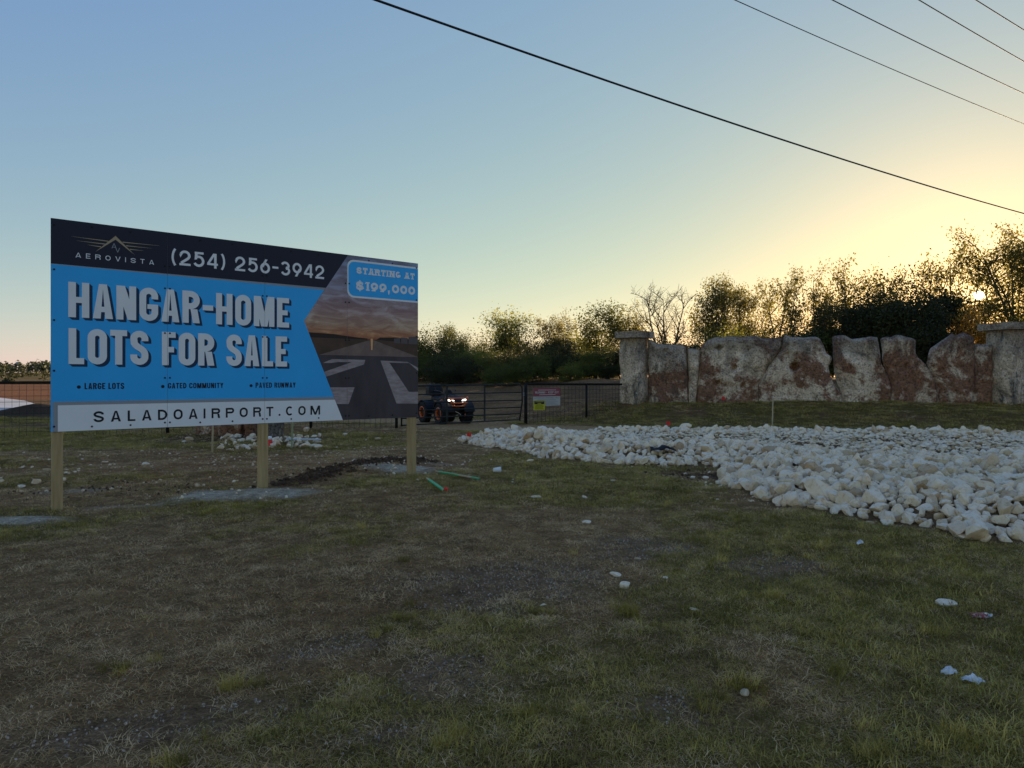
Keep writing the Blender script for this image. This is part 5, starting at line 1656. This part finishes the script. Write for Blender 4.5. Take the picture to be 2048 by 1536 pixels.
ex = np.stack([rng.normal(3.0, .35, 160), rng.normal(11.2, .28, 160)], 1)
ex2 = np.stack([rng.uniform(-7.2, -4.2, 220), rng.normal(9.7, .35, 220)], 1); q_ = np.concatenate([q_, ex, ex2]); s = .008 + .036 * rng.uniform(0, 1, len(q_)) ** 2.5 ; s[-220:] *= .6
scatter('soil_clods', CLOD, np.stack([q_[:, 0], q_[:, 1], h(q_[:, 0], q_[:, 1]) + s * .3], 1), rng.uniform(0, 6.28, (len(q_), 3)), np.repeat(s[:, None], 3, 1), rng.integers(0, 5, len(q_)), 'dark crumbled soil thrown up along a dug line', 'soil')
CHIP = [rock_mesh(s + 80, 1, M_ROCK, 5, .6) for s in range(5)]
x1, y1, r = pts_in(8.5, 20, 26, 590)
w = blob(x1, y1, -4.7, 12.9, 4.0, 2.6, .1, .9, 1.2, 3) * .8 + .06
for (cx, cy, rx, ry, a) in POST_PATCH: w = np.maximum(w, blob(x1, y1, cx, cy, rx * 1.3, ry * 1.5, a, .7, .9) * .8)
w = np.maximum(w, np.exp(-np.maximum(-bed_dist(x1, y1), 0) / .35) * .9)
k = (r.uniform(0, 1, len(x1)) < w) & (bed_dist(x1, y1) < .05); x1, y1 = x1[k], y1[k]; s = .008 + .03 * r.uniform(0, 1, len(x1)) ** 3
scatter('limestone_chips', CHIP, np.stack([x1, y1, h(x1, y1) + s * .25], 1), np.stack([r.normal(0, .3, len(x1)), r.normal(0, .3, len(x1)), r.uniform(0, 6.28, len(x1))], 1), np.repeat(s[:, None], 3, 1), r.integers(0, 5, len(x1)), 'small pale limestone chips strewn over the bare dirt', 'stone chips')
# ------------------------------------------------------------------ quad bike behind the gate
M_TYRE = mat('tyre_rubber', (.014, .014, .015), .8); M_PLAS = mat('black_plastic', (.010, .010, .011), .55, spec=.25)
M_ORNG = mat('orange_paint', (.62, .12, .015), .35, spec=.5); M_SEAT = mat('seat_vinyl', (.02, .02, .022), .55)
M_LAMP = mat('lit_headlamp', (.8, .8, .75), .2, emit=(1, .9, .75), es=1.3); M_STEEL = mat('dark_steel', (.10, .10, .10), .4, .8)
fa = Vector((-1.95, 23.75, 0)); yaw = math.atan2(-.85, .52)
ac = fa - Vector((.52, -.85, 0)) * .65
quad = thing('quad_bike', 'black quad bike with orange trim parked behind the farm gate', 'quad bike', (ac.x, ac.y, hz(fa.x, fa.y) + .0), yaw)
tz = .35
def wheel(x, y):
    sg = 1 if y > 0 else -1
    mb = MB().lathe([(.20, -.11), (.30, -.125), (.335, -.10), (.345, 0), (.335, .10), (.30, .125), (.20, .11)], (x, y, tz), (0, 1, 0), 28)
    for k in range(22):
        a = 2 * math.pi * k / 22
        for e, oy in ((0, -.075), (.14, .075), (.07, 0)):
            c = (x + math.cos(a + e) * .35, y + oy, tz + math.sin(a + e) * .35)
            mb.box(c, (.035, .075, .045), Matrix.Rotation(-(a + e), 3, 'Y'))
    w = mb.build('wheel', M_TYRE, quad, local=True)
    rim = MB().lathe([(.205, .03), (.205, .118), (.185, .125), (.165, .10), (.165, .03)], (x, y, tz), (0, sg, 0), 28)
    rim.build('rim', M_ORNG, w, local=True)
    hub = MB().lathe([(.001, .075), (.05, .075), (.055, .02), (.001, .02)], (x, y, tz), (0, sg, 0), 12)
    for k in range(6):
        a = k * math.pi / 3
        hub.box((x + math.cos(a) * .11, y + sg * .05, tz + math.sin(a) * .11), (.13, .03, .035), Matrix.Rotation(-a, 3, 'Y'))
    hub.build('hub', M_PLAS, w, local=True)
for x in (-.65, .65):
    for y in (-.46, .46): wheel(x, y)
for x in (-.65, .65): MB().tube([(x, -.4, tz), (x, .4, tz)], .03, 8).build('axle', M_STEEL, quad, local=True)
def sec(x, w, z0, z1, ch=.25):
    hw = w / 2
    return [(x, -hw, z0), (x, hw, z0), (x, hw, z1 - (z1 - z0) * ch), (x, hw * (1 - ch), z1), (x, -hw * (1 - ch), z1), (x, -hw, z1 - (z1 - z0) * ch)]
MB().loft([sec(-.75, .34, .34, .62), sec(-.35, .44, .25, .70), (sec(.2, .46, .25, .72)), sec(.6, .40, .3, .66), sec(.85, .30, .36, .58)]).build('chassis', M_PLAS, quad, local=True, bevel=.015)
MB().loft([sec(.02, .30, .66, .98, .4), sec(.35, .42, .66, .98, .4), sec(.62, .62, .68, .93, .4), sec(.86, .66, .70, .86, .4), sec(.97, .50, .70, .78, .4)]).build('hood', M_PLAS, quad, local=True, bevel=.02)
MB().loft([sec(-.78, .36, .78, .90, .3), sec(-.5, .40, .76, .90, .3), sec(-.2, .34, .74, .86, .3), sec(.06, .24, .76, .92, .3)]).build('seat', M_SEAT, quad, local=True, bevel=.03)
def fender(cx, sy, a0, a1):
    mb = MB(); n = 12; rr = .43
    secs = []
    for k in range(n + 1):
        a = R(a0 + (a1 - a0) * k / n); cx_, cz_ = cx + math.cos(a) * rr, tz + math.sin(a) * rr
        ix, iz = cx + math.cos(a) * (rr - .02), tz + math.sin(a) * (rr - .02)
        secs.append([(ix, sy * .20, iz), (ix, sy * .58, iz), (cx_, sy * .58, cz_), (cx_, sy * .20, cz_)])
    mb.loft(secs).build('fender', M_PLAS, quad, local=True)
for sy in (-1, 1):
    fender(.65, sy, 8, 172); fender(-.65, sy, 8, 172)
    MB().box((-.02, sy * .42, .32), (.62, .22, .03)).build('footwell', M_PLAS, quad, local=True, bevel=.01)
    MB().tube([(.42, sy * .30, .80), (.16, sy * .34, .70), (.06, sy * .33, .62)], .028, 6).build('side_trim', M_ORNG, quad, local=True)
    MB().loft([[(.88, sy * .16, .73), (.90, sy * .33, .75), (.88, sy * .33, .83), (.86, sy * .16, .80)], [(1.0, sy * .14, .72), (.98, sy * .31, .745), (.95, sy * .31, .82), (.97, sy * .14, .79)]]).build('headlight', M_LAMP, quad, local=True)
    MB().tube([(.86, sy * .40, .90), (1.02, sy * .36, .86), (1.06, sy * .20, .70), (1.05, sy * .18, .60)], .022, 6).build('bumper_upright', M_ORNG, quad, local=True)
    MB().tube([(-.05, sy * .08, 1.02), (.05, sy * .22, 1.08), (-.05, sy * .42, 1.10)], .016, 8).build('handlebar', M_STEEL, quad, local=True)
    MB().tube([(-.05, sy * .30, 1.095), (-.05, sy * .43, 1.10)], .024, 8).build('grip', M_TYRE, quad, local=True)
    MB().tube([(-.02, sy * .34, 1.10), (.0, sy * .40, 1.26)], .008, 5).build('mirror_stem', M_STEEL, quad, local=True)
    MB().box((.0, sy * .42, 1.28), (.03, .13, .08)).build('mirror', M_PLAS, quad, local=True, bevel=.01)
for z_, x_, w_ in ((.86, 1.02, .36), (.70, 1.07, .30), (.60, 1.05, .22)):
    MB().tube([(x_ - .05, -w_, z_ + .01), (x_ + .02, -w_ * .6, z_), (x_ + .03, 0, z_), (x_ + .02, w_ * .6, z_), (x_ - .05, w_, z_ + .01)], .024, 8).build('bumper_bar', M_ORNG, quad, local=True)
for y_ in (-.28, -.1, .1, .28): MB().tube([(.30, y_, 1.0), (.85, y_, .93)], .012, 6).build('front_rack_bar', M_STEEL, quad, local=True)
MB().tube([(.30, -.34, 1.0), (.30, .34, 1.0)], .012, 6).build('front_rack_bar', M_STEEL, quad, local=True)
MB().loft([sec(.10, .16, .95, 1.10, .4), sec(.22, .26, .95, 1.16, .4), sec(.34, .22, .95, 1.12, .4)]).build('dash_pod', M_PLAS, quad, local=True, bevel=.02)
MB().tube([(.12, 0, .7), (.02, 0, 1.06)], .03, 8).build('steering_column', M_STEEL, quad, local=True)
MB().loft([sec(-1.05, .50, .92, 1.14, .3), sec(-.95, .58, .92, 1.32, .35), sec(-.72, .56, .92, 1.32, .35), sec(-.64, .46, .92, 1.12, .3)]).build('cargo_box', M_PLAS, quad, local=True, bevel=.04)
for y_ in (-.3, -.1, .1, .3): MB().tube([(-1.1, y_, .91), (-.5, y_, .91)], .012, 6).build('rear_rack_bar', M_STEEL, quad, local=True)
MB().tube([(.98, -.1, .42), (1.0, .02, .36), (.98, .1, .30)], .012, 6).build('winch_cable', mat('pale_cable', (.5, .45, .35), .5), quad, local=True)

# ------------------------------------------------------------------ overhead wires
M_CABLE = mat('black_cable', (.015, .015, .016), .6)
ld = Vector((.839, .545, 0))
def wire(pa, pb, zc, r, label):
    def hit(px, py):
        d = Vector(((px - 1024) / F, 1, -(py - HY) / F)); s = (zc - CAMZ) / d.z
        return Vector((0, 0, CAMZ)) + d * s
    A, B = hit(*pa), hit(*pb); L = (B - A).length; u = (B - A) / L
    pts = []
    for k in range(61):
        t = -L * 1.1 - 4 + (3.4 * L + 14) * k / 60
        if t > L + 26: break
        p = A + u * t; pts.append((p.x, p.y, zc + .0011 * t * (t - L)))
    o = MB().tube(pts, r, 6).build('power_line', M_CABLE, None, smooth=True)
    tag(o, label, 'power line', 'overhead lines')
wire((752, 0), (2048, 427), 6.5, .0165, 'thick black cable, lowest line sweeping across the whole sky')
wire((1470, 0), (2048, 248), 8.6, .0085, 'thin wire just above the thick cable, second lowest')
wire((1665, 0), (2048, 187), 10.1, .012, 'thin wire third from the bottom at upper right')
wire((1838, 0), (2048, 123), 10.1, .012, 'thin wire second from the top right corner')
wire((1952, 0), (2048, 60), 10.1, .012, 'short wire crossing nearest the top right corner')

# ------------------------------------------------------------------ stakes, flags, litter
M_LATH = mat_noise('pine_lath', (.38, .29, .17), (.52, .42, .27), 6, .8, 5, .2, .003, stretch=(6, 6, 1)); M_GRNP = mat_noise('green_marker_paint', (.03, .36, .14), (.05, .46, .19), 12, .6, 4, 0)
M_RED = mat('fluorescent_red', (.75, .045, .03), .6); M_FWIRE = mat('flag_wire', (.3, .3, .3), .5, .6)
def stake(px, pyt, pyb, label, m=None, w=.035):
    g = gnd(px, pyb); zt = CAMZ - (pyt - HY) / F * g.y
    t = thing('survey_stake', label, 'stake', g)
    MB().box((g.x, g.y, (g.z - .15 + zt) / 2), (w, .013, zt - g.z + .15), Matrix.Rotation(R(12), 3, 'Z') @ Matrix.Rotation(R(1.5), 3, 'Y')).build('lath', m or M_LATH, t)
    return t, zt
stake(425, 838, 905, 'bare wooden stake left of the middle billboard post')
stake(584, 836, 897, 'pale green-tinted stake right of the middle billboard post', mat('pale_green_lath', (.30, .36, .20), .8))
stake(1545, 797, 861, 'thin pale stake at the far edge of the rock bed before the wall', None, .04)
def flag(px, py, sz, label, hgt=.38):
    # the flag's own pixel; its wire runs down to the ground below
    g = gnd(px, py + 6)
    for _ in range(3):
        Yd = g.y
        g = gnd(px, HY + (CAMZ - (CAMZ - (py - HY) / F * Yd - hgt * .8)) / Yd * F)
    t = thing('pin_flag', label, 'flag', g, 0, 'red pin flags')
    MB().tube([(g.x, g.y, g.z - .05), (g.x + .01, g.y, g.z + hgt)], .002, 5).build('wire', M_FWIRE, t)
    mb = MB(); n = 5; w, hh = sz, sz * .85
    for e in (0, .0015):
        for i in range(n + 1):
            for j in (0, 1):
                mb.v.append((g.x + .01 + w * i / n, g.y + .018 * math.sin(i * 1.4) + e, g.z + hgt - hh * (1 - j) - .012 * i / n * (1 - j)))
    k = 2 * (n + 1)
    for i in range(n):
        a = 2 * i; mb.f += [(a, a + 2, a + 3, a + 1), (k + a + 1, k + a + 3, k + a + 2, k + a), (a, k + a, k + a + 2, a + 2), (a + 1, a + 3, k + a + 3, k + a + 1)]
    mb.f += [(0, 1, k + 1, k), (2 * n, k + 2 * n, k + 2 * n + 1, 2 * n + 1)]
    mb.build('flag', M_RED, t)
flag(933, 869, .10, 'small red flag at the left tip of the rock bed', .22)
flag(1332, 847, .12, 'small red flag on the grass beyond the rock bed', .3)
flag(1443, 816, .12, 'small red flag on the slope just below the stone wall', .3)
g = gnd(540, 893)
rb = thing('traffic_cone', 'small red and white marker among the rocks beside the middle post', 'marker', g)
MB().lathe([(.085, .0), (.07, .03), (.045, .17), (.001, .17), (.001, 0)], (g.x, g.y, g.z - .01), (0, 0, 1), 14).build('cone', M_RED, rb, smooth=True)
MB().lathe([(.049, .165), (.034, .24), (.001, .24), (.001, .165)], (g.x, g.y, g.z - .01), (0, 0, 1), 14).build('white_band', M_WHITE, rb, smooth=True)
# painted stakes lying on the ground
def lying(p0, p1, label, segs, tip=None):
    a, b_ = gnd(*p0), gnd(*p1)
    a.z += .045; b_.z += .045
    t = thing('painted_stake', label, 'stake', ((a + b_) / 2) - Vector((0, 0, .02)))
    d = (b_ - a); L = d.length; u = d / L; s_ = u.cross(Vector((0, 0, 1))).normalized(); up = s_.cross(u)
    for (s0, s1, m_, nm) in segs:
        pa, pb = a + u * L * s0, a + u * L * s1
        w0 = .045 if s0 > 0 else .022; w1 = .045
        vs_ = [pa + s_ * w0 / 2 * x + up * z for z in (-.008, .008) for x in (-1, 1)] + [pb + s_ * w1 / 2 * x + up * z for z in (-.008, .008) for x in (-1, 1)]
        MB().add(vs_, [(0, 1, 3, 2), (4, 6, 7, 5), (0, 4, 5, 1), (1, 5, 7, 3), (3, 7, 6, 2), (2, 6, 4, 0)]).build(nm, m_, t)
    if tip:
        mb = MB()
        for k in range(5):
            q0 = b_ + Vector((random.uniform(-.02, .02), random.uniform(-.02, .02), .005)); q1 = q0 + Vector((random.uniform(0, .10), random.uniform(-.06, .06), random.uniform(0, .03)))
            mb.tube([q0, (q0 + q1) / 2 + Vector((0, 0, .02)), q1], [.012, .014, .006], 5)
        mb.build('ribbon', M_RED, t)
lying((872, 948), (957, 963), 'green painted stake with a bare wood gap, farther of two on the grass', [(0, .09, M_LATH, 'point'), (.0905, .56, M_GRNP, 'painted_end'), (.5605, .86, M_LATH, 'bare_wood'), (.8605, 1, M_GRNP, 'painted_tip')])
lying((853, 962), (890, 989), 'green painted stake with red ribbon, nearer of two on the grass', [(0, .16, M_LATH, 'point'), (.1605, 1, M_GRNP, 'painted_end')], True)
# white plank on the rock heap
a, b_ = gnd(574, 889), gnd(641, 889); a.z += .14; b_.z += .10; c = (a + b_) / 2
MBp = MB().box(c, ((b_ - a).length, .16, .03), Matrix.Rotation(math.atan2(b_.y - a.y, b_.x - a.x), 3, 'Z') @ Matrix.Rotation(R(3), 3, 'Y'))
tag(MBp.build('plank', mat_noise('weathered_white_board', (.45, .45, .46), (.6, .6, .6), 4, .7, 4, 0), None, bevel=.006), 'flat whitish board lying across the rock heap behind the billboard', 'plank')
# foam cup on its side
g = gnd(994, 946)
cp = thing('foam_cup', 'white foam cup lying on the grass beyond the green stakes', 'cup', g)
MB().lathe([(.043, .06), (.046, .06), (.035, -.06), (.001, -.06), (.001, -.055), (.032, -.055)], (g.x, g.y, g.z + .05), (1, .3, .05), 18).build('cup', mat('white_foam', (.75, .75, .74), .6), cp, smooth=True)
# dark rag caught in the rock bed
g = gnd(1327, 918)
mb = MB(); n = 10
for i in range(n + 1):
    for j in range(6):
        x, y = (i / n - .5) * .42, (j / 5 - .5) * .22
        mb.v.append((g.x + x, g.y + .05 + y, g.z + .17 + .07 * mnoise.noise(Vector((x * 7, y * 9, 3))) - .25 * abs(x) ** 1.3))
for i in range(n):
    for j in range(5): mb.f.append((i * 6 + j, (i + 1) * 6 + j, (i + 1) * 6 + j + 1, i * 6 + j + 1))
o = mb.build('rag', mat_noise('black_fabric', (.012, .012, .014), (.03, .03, .032), 9, .9, 4, .3), None, smooth=True); o.modifiers.new('thick', 'SOLIDIFY').thickness = .02
tag(o, 'crumpled black fabric scrap lying on the rock bed edge', 'rag')
# crushed can
g = gnd(1962, 1237)
cn = thing('crushed_can', 'flattened red and silver drink can in the right foreground', 'can', g)
def crushed(ring, z0, z1):
    mb = MB(); n = 20
    for k, (r_, t) in enumerate(ring):
        for i in range(n):
            a = 2 * math.pi * i / n
            mb.v.append((g.x + t + .008 * math.sin(3 * a + k), g.y + math.cos(a) * r_ * 1.15, g.z + .019 + math.sin(a) * r_ * .42 + .005 * math.sin(5 * a + k * 2)))
    for k in range(len(ring) - 1):
        for i in range(n): mb.f.append((k * n + i, k * n + (i + 1) % n, (k + 1) * n + (i + 1) % n, (k + 1) * n + i))
    return mb
crushed([(.002, -.06), (.026, -.06), (.032, -.045), (.034, -.02), (.030, .0), (.033, .025)], 0, 0).build('body', mat_noise('red_can_print', (.30, .05, .05), (.50, .40, .38), 30, .35, 3, 0, lo=.5, hi=.6), cn, smooth=True)
crushed([(.033, .0255), (.031, .045), (.026, .058), (.020, .056), (.002, .055)], 0, 0).build('lid', mat('bare_aluminium', (.6, .6, .6), .35, .8), cn, smooth=True)
# plastic wrapper, two crumpled lobes
def wrapper(px, py, L, W, ang, label, seed):
    g = gnd(px, py); mb = MB(); n, m_ = 14, 9
    for i in range(n + 1):
        for j in range(m_):
            u, v = i / n - .5, j / (m_ - 1) - .5
            w = W * (1 - .7 * abs(2 * u) ** 2)
            x, y = u * L, v * w
            z = .03 * (1 - abs(2 * v) ** 2) * (1 - abs(2 * u)) + .018 * mnoise.noise(Vector((u * 6, v * 5, seed))) + .012
            mb.v.append((g.x + x * math.cos(ang) - y * math.sin(ang), g.y + x * math.sin(ang) + y * math.cos(ang), g.z + max(z, .003) + .012))
    for i in range(n):
        for j in range(m_ - 1): mb.f.append((i * m_ + j, (i + 1) * m_ + j, (i + 1) * m_ + j + 1, i * m_ + j + 1))
    o = mb.build('plastic_wrapper', mat_noise('pale_plastic_film_%d' % seed, (.42, .45, .48), (.78, .79, .80), 25, .25, 4, .3, .01, spec=.6), None)
    o.modifiers.new('thick', 'SOLIDIFY').thickness = .002
    tag(o, label, 'wrapper')
wrapper(1945, 1370, .105, .055, -.35, 'crumpled whitish plastic wrapper in the right foreground grass', 3)
wrapper(1898, 1353, .085, .045, .1, 'duller crumpled wrapper just left of the whitish one', 5)
wrapper(1720, 1091, .10, .04, .6, 'scrap of white paper in the grass below the rock bed', 8)
